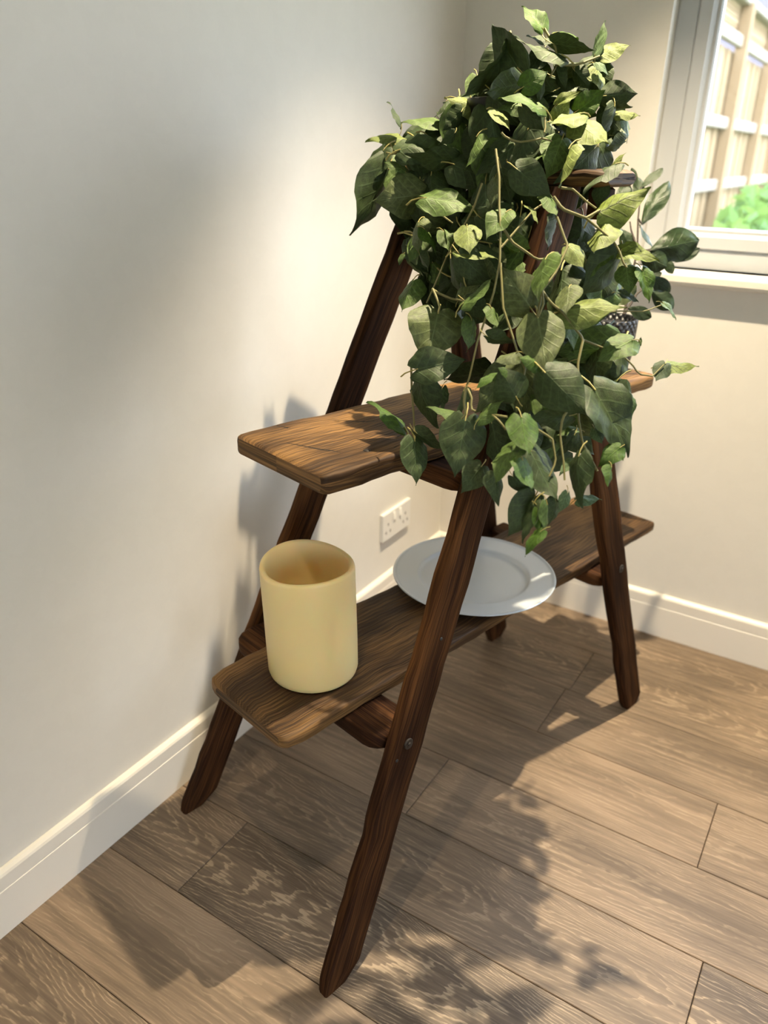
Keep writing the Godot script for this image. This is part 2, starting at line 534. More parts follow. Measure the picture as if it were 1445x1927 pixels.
func _ready() -> void:
	# ---------------------------------------------------------------- camera, sky, sun, exposure
	var cam := Camera3D.new()
	cam.name = "camera"
	cam.transform = Transform3D(Basis(Vector3(0.844664, 0.015092, -0.535084), Vector3(-0.237494, 0.906401, -0.349334), Vector3(0.479728, 0.422149, 0.769188)), Vector3(0, H, 0))
	var lens := CameraAttributesPhysical.new()
	lens.frustum_focal_length = 18.17
	lens.frustum_focus_distance = 1.22
	lens.exposure_aperture = 2.0
	cam.attributes = lens
	cam.fov = 66.88
	cam.near = 0.05
	cam.far = 100.0
	add_child(cam)
	cam.fov = 66.88
	cam.current = true

	var we := WorldEnvironment.new()
	we.name = "environment"
	var env := Environment.new()
	env.background_mode = Environment.BG_SKY
	var sky := ProceduralSkyMaterial.new()
	sky.sky_top_color = Color(0.80, 0.86, 0.94)
	sky.sky_horizon_color = Color(0.94, 0.955, 0.97)
	sky.ground_bottom_color = Color(0.45, 0.43, 0.40)
	sky.ground_horizon_color = Color(0.80, 0.82, 0.82)
	sky.sky_energy_multiplier = 2.9
	sky.ground_energy_multiplier = 2.9
	env.sky = Sky.new()
	env.sky.sky_material = sky
	env.tonemap_mode = Environment.TONE_MAPPER_LINEAR
	env.tonemap_exposure = 1.09
	env.sdfgi_enabled = true
	env.ssao_enabled = true
	env.ssil_enabled = true
	we.environment = env
	add_child(we)

	var sun := DirectionalLight3D.new()
	sun.name = "sun"
	sun.look_at_from_position(Vector3.ZERO, -Vector3(0.55, 0.75, 0.42))
	sun.light_energy = 0.9
	sun.light_color = Color(1.0, 0.96, 0.88)
	sun.shadow_enabled = true
	add_child(sun)

	# ---------------------------------------------------------------- materials
	var pine_leg := pine_texture(11, 1024, 256, Color(0.15, 0.085, 0.045), Color(0.355, 0.23, 0.125), 12.0)
	var pine_plank := pine_texture(23, 1280, 320, Color(0.20, 0.135, 0.075), Color(0.50, 0.375, 0.225), 24.0)
	var pine_upper := pine_texture(29, 1280, 320, Color(0.205, 0.14, 0.078), Color(0.57, 0.425, 0.25), 24.0, [[0.201, 0.579, 0.033, -0.33, 0.032], [0.232, 0.89, 0.009, -0.10, 0.03], [0.311, 0.75, 0.047, -0.22, 0.018], [0.29, 0.10, 0.16, 0.03, 0.008], [0.39, 0.62, 0.2, -0.03, 0.007]])
	mats["plank_upper"] = textured(pine_upper, 0.62, 0.12, 0.35)
	mats["leg"] = textured(pine_leg, 0.7, 0.06, 0.2)
	mats["plank"] = textured(pine_plank, 0.62, 0.10, 0.35)
	mats["white"] = plain(Color(0.93, 0.92, 0.90), 0.4)
	mats["satin"] = plain(Color(0.90, 0.875, 0.83), 0.38)
	mats["upvc"] = plain(Color(0.78, 0.785, 0.79), 0.35)
	mats["socket"] = plain(Color(0.88, 0.87, 0.85), 0.3)
	mats["dark"] = plain(Color(0.06, 0.055, 0.05), 0.5)
	mats["steel"] = plain(Color(0.20, 0.18, 0.165), 0.5)
	mats["steel"].metallic = 0.5
	var glow := plain(Color(1, 0.95, 0.85), 0.5)
	glow.emission_enabled = true
	glow.emission = Color(1.0, 0.86, 0.64)
	glow.emission_energy_multiplier = 6.0
	mats["glow"] = glow
	var wallm := textured(wall_texture(), 0.75, 0.012, 0.35)
	wallm.uv1_triplanar = true
	wallm.uv1_world_triplanar = true
	wallm.uv1_scale = Vector3(1.6, 1.6, 1.6)
	mats["wall"] = wallm
	var lt := leaf_texture(5, 1.0, false)
	var lu := leaf_texture(9, 0.8, true)
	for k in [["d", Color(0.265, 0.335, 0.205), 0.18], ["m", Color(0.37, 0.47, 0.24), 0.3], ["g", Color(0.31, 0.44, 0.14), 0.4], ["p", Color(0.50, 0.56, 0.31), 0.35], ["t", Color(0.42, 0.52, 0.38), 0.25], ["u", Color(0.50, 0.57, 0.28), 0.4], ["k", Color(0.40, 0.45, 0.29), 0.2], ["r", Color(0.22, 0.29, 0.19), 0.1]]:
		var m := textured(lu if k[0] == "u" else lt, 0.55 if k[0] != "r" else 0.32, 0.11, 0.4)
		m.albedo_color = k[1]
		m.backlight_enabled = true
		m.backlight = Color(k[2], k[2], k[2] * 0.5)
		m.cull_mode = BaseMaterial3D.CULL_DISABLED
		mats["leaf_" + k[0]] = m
	mats["stalk"] = plain(Color(0.62, 0.58, 0.33), 0.6)
	mats["vine"] = plain(Color(0.47, 0.45, 0.27), 0.6)
	mats["stem"] = plain(Color(0.24, 0.20, 0.16), 0.6)

	# ---------------------------------------------------------------- the room
	var t := 0.12
	var fl := Geo.new()
	fl.box(Vector3(WX - t, -0.15, WZ - t), Vector3(XR + t, -0.011, ZF + t))
	var floor_o := struct("floor", fl.mesh(), mats["dark"], "limed oak laminate floor running across the room")
	var oaks := []
	for k in [[3, 0.98, 0.1, 1.0, 0.8], [17, 1.06, 0.85, 0.12, 0.5], [31, 1.02, 0.4, 0.7, 0.65], [47, 1.12, 0.2, 0.05, 0.45], [59, 0.88, 0.3, 1.1, 1.1], [71, 1.04, 0.55, 0.3, 0.55]]:
		oaks.append(textured(oak_texture(k[0], 1792, 256, k[1], k[2], k[3], k[4]), 0.46, 0.02, 0.4))
	var pitch := 0.1919
	var long := 1.288
	# where one end joint of each row lies, from the back wall towards the camera
	var joints := [0.35, 0.85, -0.448, -0.044, -0.578, 0.0075, -0.833, 0.2, -0.2]
	var plank_shapes := {}
	for row in 25:
		var z0 := WZ + 0.005 if row == 0 else -1.796 + (row - 1) * pitch
		var z1 := -1.796 + row * pitch
		if row == 0:
			z1 = -1.796
		var j: float = joints[row] if row < joints.size() else fmod(row * 0.53, 1.288) - 0.9
		var x := j - ceilf((j - WX) / long) * long
		var k := 0
		while x < XR:
			var a := maxf(x, WX + 0.002)
			var b := minf(x + long, XR)
			if b - a > 0.02 and z0 < ZF:
				var key := "%.3f %.3f %.3f" % [b - a, z1 - z0, a - x]
				if not plank_shapes.has(key):
					var g := Geo.new()
					g.box(Vector3(0.0006, -0.011, 0.0006), Vector3(b - a - 0.0006, 0, z1 - z0 - 0.0006), 0.0012)
					for i in g.v.size():
						g.uv[i] = Vector2((g.v[i].x + a - x) / long, g.v[i].z / pitch)
					plank_shapes[key] = g.mesh(null, true)
				var o := part("floorboard", plank_shapes[key], oaks[(row * 5 + k * 2 + (row * row) % 3) % 6], floor_o, Vector3(a, 0, z0))
				if row == 6 and k == 1:
					o.material_override = oaks[4]
				if row == 7:
					o.material_override = oaks[3]
				if row == 8:
					o.material_override = oaks[0]
			x += long
			k += 1

	var wl := Geo.new()
	wl.box(Vector3(WX - t, 0, WZ - t), Vector3(WX, CEIL, ZF + t))
	struct("wall_left", wl.mesh(), mats["wall"], "plain off-white wall on the left behind the ladder")
	# back wall with the window opening
	var x0 := -0.530
	var x1 := 1.05
	var y0 := 0.985
	var y1 := 2.10
	var wb := Geo.new()
	wb.box(Vector3(WX, 0, WZ - 0.125), Vector3(x0, CEIL, WZ))
	wb.box(Vector3(x1, 0, WZ - 0.125), Vector3(XR + t, CEIL, WZ))
	wb.box(Vector3(x0, 0, WZ - 0.125), Vector3(x1, y0, WZ))
	wb.box(Vector3(x0, y1, WZ - 0.125), Vector3(x1, CEIL, WZ))
	struct("wall_back", wb.mesh(), mats["wall"], "plain off-white wall under and beside the window")
	# right wall, out of view, with the opening for the unseen glazed door
	var wr := Geo.new()
	wr.box(Vector3(XR, 0, WZ), Vector3(XR + t, CEIL, 0.9))
	wr.box(Vector3(XR, 0, 2.6), Vector3(XR + t, CEIL, ZF))
	wr.box(Vector3(XR, 2.1, 0.9), Vector3(XR + t, CEIL, 2.6))
	struct("wall_right", wr.mesh(), mats["wall"], "plain off-white wall opposite, with the unseen garden door")
	var wf := Geo.new()
	wf.box(Vector3(WX - t, 0, ZF), Vector3(XR + t, CEIL, ZF + t))
	struct("wall_front", wf.mesh(), mats["wall"], "plain off-white wall behind the camera")
	var ce := Geo.new()
	ce.box(Vector3(WX - t, CEIL, WZ - 0.3), Vector3(XR + t, CEIL + 0.2, ZF + t))
	struct("ceiling", ce.mesh(), mats["white"], "flat white ceiling with downlights")

	# skirting boards: a flat front with a groove and a sloping top
	var prof := [Vector2(0.0005, 0.0005), Vector2(0.013, 0.0005), Vector2(0.013, 0.0915), Vector2(0.0115, 0.0925), Vector2(0.0115, 0.094), Vector2(0.0125, 0.095), Vector2(0.0125, 0.120), Vector2(0.0105, 0.1245), Vector2(0.006, 0.1285), Vector2(0.0005, 0.130)]
	for q in [["baseboard_left", Vector3(WX, 0, 0), Vector3(1, 0, 0), WZ, ZF], ["baseboard_back", Vector3(0, 0, WZ), Vector3(0, 0, 1), WX, XR]]:
		var rings := []
		for e in [q[3] + 0.001, q[4]]:
			var ring := PackedVector3Array()
			for p in prof:
				ring.append(q[1] + q[2] * p.x + Vector3.UP * p.y + (Vector3(0, 0, e) if q[2].x > 0.5 else Vector3(e, 0, 0)))
			rings.append(ring)
		var g := Geo.new()
		g.loft(rings, true, -1)
		struct(q[0], g.mesh(), mats["satin"], "white grooved skirting board along the %s wall" % ("left" if q[0] == "baseboard_left" else "back"))

	# window: outer frame, opening sash, pane
	var win := Node3D.new()
	win.name = "window_1"
	win.set_meta("kind", "structure")
	win.set_meta("label", "white framed window looking out to the garden fence")
	add_child(win)
	win.position = Vector3(x0, y0, WZ - 0.045)
	var ww := x1 - x0
	var wh := y1 - y0
	frame_of(win, "window_frame", 0.0, 0.0, ww, wh, 0.050, -0.07, 0.0, 0.008)
	frame_of(win, "window_sash", 0.046, 0.046, ww / 2.0 + 0.02, wh - 0.046, 0.036, -0.065, 0.004, 0.009)
	frame_of(win, "window_sash", ww / 2.0 + 0.03, 0.046, ww - 0.046, wh - 0.046, 0.036, -0.065, 0.004, 0.009)
	frame_of(win, "glazing_bead", 0.080, 0.080, ww / 2.0 - 0.014, wh - 0.080, 0.012, -0.03, -0.006, 0.004)
	var pane := plain(Color(1, 1, 1, 0.06), 0.02)
	pane.transparency = BaseMaterial3D.TRANSPARENCY_ALPHA
	for q in [[0.085, ww / 2.0 - 0.02], [ww / 2.0 + 0.066, ww - 0.085]]:
		var g := Geo.new()
		g.quad(Vector3(q[0], 0.085, -0.02), Vector3(q[1], 0.085, -0.02), Vector3(q[1], wh - 0.085, -0.02), Vector3(q[0], wh - 0.085, -0.02))
		part("pane", g.mesh(), pane, win)
	var sill := Geo.new()
	var sr := []
	for e in [x0 - 0.0, x1 + 0.05]:
		var ring := PackedVector3Array()
		for p in [Vector2(-0.06, 0.985), Vector2(0.020, 0.985), Vector2(0.026, 0.981), Vector2(0.028, 0.975), Vector2(0.028, 0.962), Vector2(0.025, 0.955), Vector2(0.018, 0.952), Vector2(0.001, 0.952), Vector2(0.001, 0.960), Vector2(-0.06, 0.960)]:
			ring.append(Vector3(e, p.y, WZ + p.x))
		sr.append(ring)
	sill.loft(sr, true, -1)
	struct("trim_1", sill.mesh(), mats["satin"], "white rounded window board below the window")
	# unseen garden door in the right wall, placed to light the left wall
	var door := Node3D.new()
	door.name = "unseen_door_1"
	door.set_meta("kind", "structure")
	door.set_meta("label", "unseen white framed glazed garden door in the right wall, placed to light the left wall")
	add_child(door)
	door.position = Vector3(XR + 0.05, 0, 2.6)
	door.rotation.y = PI / 2
	frame_of(door, "unseen_door_frame", 0.0, 0.0, 2.6 - 0.9, 2.1, 0.07, -0.03, 0.03, 0.006)
	var dg := Geo.new()
	dg.quad(Vector3(0.07, 0.07, 0), Vector3(2.6 - 0.9 - 0.07, 0.07, 0), Vector3(2.6 - 0.9 - 0.07, 2.03, 0), Vector3(0.07, 2.03, 0))
	part("pane", dg.mesh(), pane, door)

	# ---------------------------------------------------------------- unseen ceiling lamps: one over the ladder, five weaker to light the room
	downlight(-0.386, -1.46, 8.4, "round white ceiling downlight over the ladder")
	downlight(-0.386, -0.18, 1.3, "unseen round white ceiling downlight lighting the room, second from the back wall on the left")
	downlight(-0.386, 1.10, 1.3, "unseen round white ceiling downlight lighting the room, third from the back wall on the left")
	downlight(1.00, -1.46, 1.2, "unseen round white ceiling downlight lighting the room, nearest the window on the right")
	downlight(1.00, -0.18, 1.2, "unseen round white ceiling downlight lighting the room, second from the back wall on the right")
	downlight(1.00, 1.10, 1.2, "unseen round white ceiling downlight lighting the room, third from the back wall on the right")

	build_garden()
	build_ladder()
	build_socket()
	build_candle()
	build_plate()
	build_rubber_plant()
	build_ivy()

# a rectangular frame with a chamfered inner edge, in the plane z = const
func frame_of(parent: Node3D, called: String, ax: float, ay: float, bx: float, by: float, w: float, z0: float, z1: float, ch: float) -> void:
	var g := Geo.new()
	var lines := [[0.0, z0], [0.0, z1 - 0.002], [0.002, z1], [w - ch, z1], [w, z1 - ch], [w, z0]]
	for k in lines.size():
		var p: Array = lines[k]
		var q: Array = lines[(k + 1) % lines.size()]
		var a := [Vector3(ax + p[0], ay + p[0], p[1]), Vector3(bx - p[0], ay + p[0], p[1]), Vector3(bx - p[0], by - p[0], p[1]), Vector3(ax + p[0], by - p[0], p[1])]
		var b := [Vector3(ax + q[0], ay + q[0], q[1]), Vector3(bx - q[0], ay + q[0], q[1]), Vector3(bx - q[0], by - q[0], q[1]), Vector3(ax + q[0], by - q[0], q[1])]
		for i in 4:
			var j := (i + 1) % 4
			g.quad(a[i], a[j], b[j], b[i])
	g.fix(0)
	part(called, g.mesh(null, true), mats["upvc"], parent)

func build_garden() -> void:
	var gr := Geo.new()
	gr.box(Vector3(-30, -0.4, -40), Vector3(30, -0.25, 30))
	struct("ground", gr.mesh(), plain(Color(0.36, 0.42, 0.24), 0.9), "grass of the garden outside")
	# side fence running away from the house: vertical boards, rails, posts and a capping
	var fx := -1.30
	var z0 := -4.6
	var n := 70
	var fence := thing("garden_fence", "tall pale timber fence of vertical boards outside the window", "fence", Vector3(fx, -0.25, z0))
	var wood := []
	for k in 3:
		wood.append(plain([Color(0.60, 0.525, 0.42), Color(0.57, 0.49, 0.385), Color(0.64, 0.565, 0.46)][k], 0.85, 0.2))
	var pale := plain(Color(0.60, 0.57, 0.53), 0.85, 0.2)
	var bw := 0.128
	var bd := Geo.new()
	bd.box(Vector3(-0.018, 0.02, -bw + 0.004), Vector3(0.0, 2.15, 0), 0.003)
	var bm := bd.mesh()
	for i in n:
		var o := part("fence_board", bm, wood[(i * 5 + i / 4) % 3], fence, Vector3(-0.012 * (i % 2), 0, -i * bw))
		o.rotation.y = 0.0
	for y in [0.45, 1.25, 1.66, 2.17]:
		var g := Geo.new()
		g.box(Vector3(0.0, y, -n * bw), Vector3(0.045, y + 0.075, 0), 0.008)
		part("fence_rail", g.mesh(), pale, fence)
	var cap := Geo.new()
	cap.box(Vector3(-0.05, 2.42, -n * bw), Vector3(0.06, 2.47, 0), 0.008)
	part("fence_cap", cap.mesh(), pale, fence)
	var top := Geo.new()
	top.box(Vector3(-0.025, 0, -n * bw), Vector3(-0.005, 0.026, 0), 0.003)
	var tm := top.mesh()
	for k in 6:
		part("fence_slat", tm, wood[k % 3], fence, Vector3(0, 2.25 + k * 0.029, 0))
	var post := Geo.new()
	post.box(Vector3(0.0, 0, -0.05), Vector3(0.075, 2.44, 0.05), 0.006)
	var pm := post.mesh()
	for k in 8:
		part("fence_post", pm, wood[1], fence, Vector3(0, 0, -0.85 - k * 1.22))
	# bush
	var bush := thing("garden_bush", "bright green leafy bush in front of the fence", "bush", Vector3(-0.66, -0.25, -5.6))
	var rng := RandomNumberGenerator.new()
	rng.seed = 4
	var lg := Geo.new()
	for i in 2600:
		var a := rng.randf() * TAU
		var e := asin(rng.randf_range(-0.2, 1.0))
		var r := 0.62 + 0.38 * sqrt(rng.randf())
		var c := Vector3(cos(a) * cos(e) * 0.42, 0.55 + sin(e) * 0.72, sin(a) * cos(e) * 1.9) * Vector3(r, 1, r)
		c += Vector3(rng.randfn() * 0.03, rng.randfn() * 0.05, rng.randfn() * 0.05)
		var d := Vector3(rng.randfn(), rng.randfn() * 0.6, rng.randfn()).normalized()
		var s := d.cross(Vector3(rng.randfn(), rng.randfn(), rng.randfn()).normalized()).normalized()
		var l := rng.randf_range(0.05, 0.10)
		lg.tri(c - d * l, c + s * l * 0.4, c + d * l)
		lg.tri(c - d * l, c + d * l, c - s * l * 0.4)
	var bmat := plain(Color(0.27, 0.42, 0.18), 0.7)
	bmat.backlight_enabled = true
	bmat.backlight = Color(0.5, 0.6, 0.3)
	var fo := part("foliage", lg.mesh(null, true), bmat, bush)
	fo.set_meta("kind", "stuff")
	# the neighbour's roof
	var house := thing("neighbour_house", "neighbouring house with a grey tiled roof beyond the fence", "house", Vector3(-4.2, -0.25, -21.5))
	var hw := Geo.new()
	hw.box(Vector3(-3, 0, -7), Vector3(3, 2.6, 7))
	part("wall", hw.mesh(), plain(Color(0.72, 0.66, 0.60), 0.8), house)
	var tile := plain(Color(0.42, 0.40, 0.46), 0.8)
	var rf_ := Geo.new()
	rf_.loft([PackedVector3Array([Vector3(-3.3, 2.5, -7.2), Vector3(3.3, 2.5, -7.2), Vector3(0, 5.2, -7.2)]), PackedVector3Array([Vector3(-3.3, 2.5, 7.2), Vector3(3.3, 2.5, 7.2), Vector3(0, 5.2, 7.2)])], true, -1)
	part("roof", rf_.mesh(), tile, house)
	for k in 13:
		var g := Geo.new()
		var a := Vector3(3.3, 2.5, 0).lerp(Vector3(0, 5.2, 0), k / 13.0)
		g.box(Vector3(a.x - 0.14, a.y + 0.02, -7.2), Vector3(a.x + 0.06, a.y + 0.07, 7.2), 0.01)
		part("tile_course", g.mesh(), tile, house)

func build_ladder() -> void:
	var lad := thing("stepladder", "old dark-stained wooden stepladder holding two planks as shelves", "ladder", LO)
	lad.rotation.y = atan2(-LU.z, LU.x)
	var w := 0.071
	var t := 0.025
	var top := 1.186
	for q in [[-0.461, 0.2375, 0.4602, -0.0732, 0.007, 0.235, 3], [-0.424, -0.2469, 0.4602, 0.0741, 0.003, 0.3, 5], [0.5335, 0.2018, -0.3281, -0.0732, 0.004, 0.2, 8], [0.520, -0.2080, -0.3281, 0.0732, 0.004, 0.2, 13]]:
		part("leg", leg_shape(w, t, Vector2(q[2], q[3]), top, q[6], q[4], q[5]).mesh(), mats["leg"], lad, Vector3(q[0], 0, q[1]))
	# rungs: y of the top, depth range at that height, half length
	for q in [[0.396, -0.335, -0.245, -0.204, 0.196, -1], [0.777, -0.135, -0.062, -0.178, 0.168, -1], [0.396, 0.378, 0.448, -0.166, 0.160, -1], [0.777, 0.252, 0.318, -0.138, 0.132, -1]]:
		part("rung", rung_shape(q[1], q[2], q[3], q[4], 0.034, 0.034, q[5]).mesh(), mats["leg"], lad, Vector3(0, q[0] - 0.034, 0))
	var tb := board(-0.262, 0.226, 0.095, 0.024, 0.010, 41, 0.5)
	var o := part("top_board", tb.mesh(), mats["plank"], lad, Vector3(0.122, top, 0))
	o.rotation.y = -PI / 2
	var blk := Geo.new()
	blk.box(Vector3(0.10, top - 0.045, 0.186), Vector3(0.14, top - 0.0005, 0.206), 0.003)
	part("hinge_block", blk.mesh(), mats["leg"], lad)
	# the two planks, slightly askew
	var up := board(0.0, 0.895, 0.234, 0.032, 0.0070, 61, 1.3, 0.006, 0.010)
	o = part("shelf_plank", up.mesh(), mats["plank_upper"], lad, Vector3(-0.338, 0.7785, -0.030))
	o.rotation.y = -deg_to_rad(2.0)
	var nail := Geo.new()
	nail.lathe(PackedVector2Array([Vector2(0, 0.0022), Vector2(0.004, 0.002), Vector2(0.0062, 0.0008), Vector2(0.0066, -0.004)]), 16)
	for p in [Vector3(0.117, 0.0316, 0.076)]:
		part("nail", nail.mesh(), mats["steel"], o, p)
	var low := board(0.0, 1.135, 0.222, 0.0235, 0.006, 77, 1.2, 0.030, 0.012)
	o = part("shelf_plank", low.mesh(), mats["plank"], lad, Vector3(-0.456, 0.397, 0.009))
	# bolts through the near right leg
	for q in [[-0.292, 0.384, 0.2222], [0.405, 0.42, 0.1840]]:
		var b := Geo.new()
		b.lathe(PackedVector2Array([Vector2(0, 0.0045), Vector2(0.0028, 0.0045), Vector2(0.003, 0.0022), Vector2(0.0035, 0.002), Vector2(0.0085, 0.002), Vector2(0.0092, 0.0012), Vector2(0.0092, -0.003)]), 24, -1)
		var bo := part("bolt", b.mesh(), mats["steel"], lad, Vector3(q[0], q[1], q[2]))
		bo.rotation = Vector3(PI / 2 - 0.07, 0, 0)
		bo.set_meta("label", "round steel bolt head with washer")

	for q in [[-0.212, 0.538, 0.2108], [-0.318, 0.366, 0.2235]]:
		var hole := Geo.new()
		hole.lathe(PackedVector2Array([Vector2(0, 0.0006), Vector2(0.0026, 0.0005), Vector2(0.0034, -0.002)]), 12)
		var ho := part("nail_hole", hole.mesh(), mats["dark"], lad, Vector3(q[0], q[1], q[2]))
		ho.rotation = Vector3(PI / 2 - 0.07, 0, 0)

func build_socket() -> void:
	var s := thing("wall_socket", "white double wall socket low on the left wall near the corner", "socket", Vector3(WX, 0.282, -1.700))
	var g := Geo.new()
	g.box(Vector3(0.0, -0.043, -0.0735), Vector3(0.0105, 0.043, 0.0735), 0.0025)
	part("faceplate", g.mesh(), mats["socket"], s)
	for k in [-1, 1]:
		var r := Geo.new()
		r.loft([PackedVector3Array([Vector3(0.0105, 0.010, -0.006), Vector3(0.0105, 0.034, -0.006), Vector3(0.0105, 0.034, 0.006), Vector3(0.0105, 0.010, 0.006)]), PackedVector3Array([Vector3(0.0145, 0.012, -0.005), Vector3(0.012, 0.033, -0.005), Vector3(0.012, 0.033, 0.005), Vector3(0.0145, 0.012, 0.005)])], true, -1)
		part("rocker_switch", r.mesh(), mats["white"], s, Vector3(0, 0, k * 0.016))
		for p in [Vector3(0, 0.006, k * 0.046), Vector3(0, -0.017, k * 0.046 - 0.011), Vector3(0, -0.017, k * 0.046 + 0.011)]:
			var h := Geo.new()
			h.box(p + Vector3(0.0095, -0.004, -0.002), p + Vector3(0.0107, 0.004, 0.002))
			part("pin_hole", h.mesh(), mats["dark"], s)

func build_candle() -> void:
	var c := thing("candle", "cream hollow pillar candle with a wavy rim on the lower plank", "candle", lp(-0.307, 0.008, 0.4207))
	var wax := plain(Color(0.91, 0.82, 0.59), 0.42, 0.4)
	wax.subsurf_scatter_enabled = true
	wax.subsurf_scatter_strength = 0.35
	var g := Geo.new()
	var seg := 72
	var rows := []
	# outside from the base up, over the lip, then down the inside
	for k in [[0.0, 0.0, 0.0], [0.060, 0.0, 0.0], [0.070, 0.0015, 0.0], [0.0745, 0.005, 0.0], [0.0765, 0.012, 0.0], [0.0770, 0.06, 0.1], [0.0770, 0.12, 0.4], [0.0772, 0.17, 0.8], [0.0772, 0.200, 1.0], [0.0764, 0.2035, 1.0], [0.0738, 0.2058, 1.0], [0.0700, 0.2052, 1.0], [0.0676, 0.2015, 1.0], [0.0668, 0.18, 0.9], [0.0662, 0.14, 0.4], [0.0650, 0.118, 0.0], [0.060, 0.112, 0.0], [0.0, 0.110, 0.0]]:
		var row := PackedVector3Array()
		for i in seg:
			var a := TAU * i / seg
			var dy := 0.0038 * cos(2.0 * (a - 3.5)) + 0.0022 * cos(a - 3.5)
			var dr: float = 1.0 + k[2] * 0.012 * sin(a * 3.0 + 1.0)
			row.append(Vector3(cos(a) * k[0] * dr - 0.006 * k[1] / 0.2, k[1] + dy * k[2], sin(a) * k[0] * dr))
		rows.append(row)
	g.loft(rows, false)
	part("wax_body", g.mesh(), wax, c)

func build_plate() -> void:
	var p := thing("charger_plate", "large pale silver charger plate on the lower plank under the ivy", "plate", lp(0.129, 0.0, 0.4207))
	var m := plain(Color(0.77, 0.795, 0.81), 0.36, 0.6)
	m.metallic = 0.25
	var g := Geo.new()
	g.lathe(PackedVector2Array([Vector2(0.0, 0.0085), Vector2(0.096, 0.0085), Vector2(0.106, 0.0092), Vector2(0.1115, 0.0118), Vector2(0.1145, 0.0150), Vector2(0.1180, 0.0160), Vector2(0.1215, 0.0158), Vector2(0.158, 0.0192), Vector2(0.162, 0.0196), Vector2(0.1632, 0.0206), Vector2(0.1655, 0.0214), Vector2(0.1675, 0.0206), Vector2(0.1680, 0.0192), Vector2(0.160, 0.0160), Vector2(0.120, 0.0115), Vector2(0.104, 0.0012), Vector2(0.100, 0.0), Vector2(0.094, 0.0), Vector2(0.090, 0.0035), Vector2(0.0, 0.0035)]), 120)
	part("dish", g.mesh(), m, p)
	var bead := Geo.new()
	for i in 150:
		var a := TAU * i / 150
		var q := Vector3(cos(a) * 0.1610, 0.0194, sin(a) * 0.1610)
		var s := 0.0016
		var tp := q + Vector3.UP * s * 0.8
		for k in 6:
			var b := TAU * k / 6
			var d := TAU * (k + 1) / 6
			bead.tri(tp, q + Vector3(cos(b), 0, sin(b)) * s, q + Vector3(cos(d), 0, sin(d)) * s)
	bead.fix(0)
	var bo := part("beaded_rim", bead.mesh(), m, p)
	bo.set_meta("kind", "stuff")

func build_rubber_plant() -> void:
	rubber = thing("potted_rubber_plant", "small rubber plant with oval dark leaves in a dark textured pot on the upper plank", "plant", lp(0.50, 0.02, 0.811))
	rubber_kinds = [leaf_mesh(101, true, 0.18, 0.06, 0.02, 0.0), leaf_mesh(102, true, 0.32, 0.12, 0.03, 0.0), leaf_mesh(103, true, 0.05, -0.05, 0.02, 0.0)]
	var pot := Geo.new()
	pot.lathe(PackedVector2Array([Vector2(0, 0.0005), Vector2(0.044, 0.0005), Vector2(0.051, 0.005), Vector2(0.056, 0.03), Vector2(0.059, 0.09), Vector2(0.0595, 0.108), Vector2(0.058, 0.1105), Vector2(0.056, 0.110), Vector2(0.0545, 0.106), Vector2(0.052, 0.09), Vector2(0.0, 0.088)]), 56, 1, 26.0, 66.0)
	var pm := plain(Color(0.075, 0.078, 0.09), 0.42, 0.6)
	var hi := Image.create_empty(64, 64, false, Image.FORMAT_L8)
	for y in 64:
		for x in 64:
			var p := Vector2(x, y) / 64.0
			var d := 9.0
			for c in [Vector2(0, 0), Vector2(1, 0), Vector2(0, 1), Vector2(1, 1), Vector2(0.5, 0.5)]:
				d = minf(d, p.distance_to(c))
			var q := clampf(1.0 - d / 0.42, 0.0, 1.0)
			hi.set_pixel(x, y, Color(q, q, q))
	pm.heightmap_enabled = true
	pm.heightmap_texture = ImageTexture.create_from_image(hi)
	pm.heightmap_scale = 0.3
	part("pot", pot.mesh(), pm, rubber)
	var soil := Geo.new()
	soil.lathe(PackedVector2Array([Vector2(0, 0.097), Vector2(0.02, 0.0965), Vector2(0.053, 0.095)]), 32)
	part("soil", soil.mesh(), mats["dark"], rubber)
	rf(21,292,-65, 47,377,-128, 16,56,82, 41, "r")
	rf(-4,359,-112, 26,394,-150, 4,72,69, 23, "r")
	rf(57,245,-29, 140,267,-80, 48,16,86, 67, "r")
	rf(97,220,-86, 132,246,-122, 54,34,77, 22, "r")
	rf(79,232,-55, 102,201,-52, 16,21,97, 20, "r")
	rf(-9,359,-96, -26,395,-105, 16,31,94, 15, "r")
	rf(17,292,-63, 52,250,-61, 75,63,20, 20, "r")
	rf(35,236,-23, 93,216,-36, 24,11,96, 45, "r")
	rf(55,190,-56, 100,162,-69, 32,8,94, 31, "r")
	rf(67,166,-38, 116,132,-50, 30,10,95, 38, "r")
	rf(44,138,31, 89,121,13, 42,11,90, 28, "r")
	rf(-11,281,-39, 16,242,-34, 18,24,95, 33, "r")
	rf(44,182,-71, 70,195,-95, 56,29,78, 18, "r")
	rf(21,122,28, -12,171,22, 21,26,94, 33, "r")
	rf(30,154,18, -9,213,10, 20,26,94, 35, "r")
	rf(-26,310,-72, -32,370,-101, 27,44,86, 33, "r")
	rf(-1,330,-111, -19,380,-128, 17,36,92, 25, "r")
	stem(3.0, [Vector3(35, 122, 19), Vector3(31, 172, -6), Vector3(27, 242, -41), Vector3(13, 300, -64), Vector3(3, 359, -91)])
	stem(3.0, [Vector3(27, 242, -41), Vector3(6, 280, -49), Vector3(0, 295, -54)])
	stem(3.0, [Vector3(27, 242, -41), Vector3(41, 242, -50), Vector3(49, 244, -57)])
	stem(3.0, [Vector3(35, 122, 19), Vector3(48, 162, -11), Vector3(64, 178, -29)])
	stem(3.0, [Vector3(13, 300, -64), Vector3(21, 292, -65)])

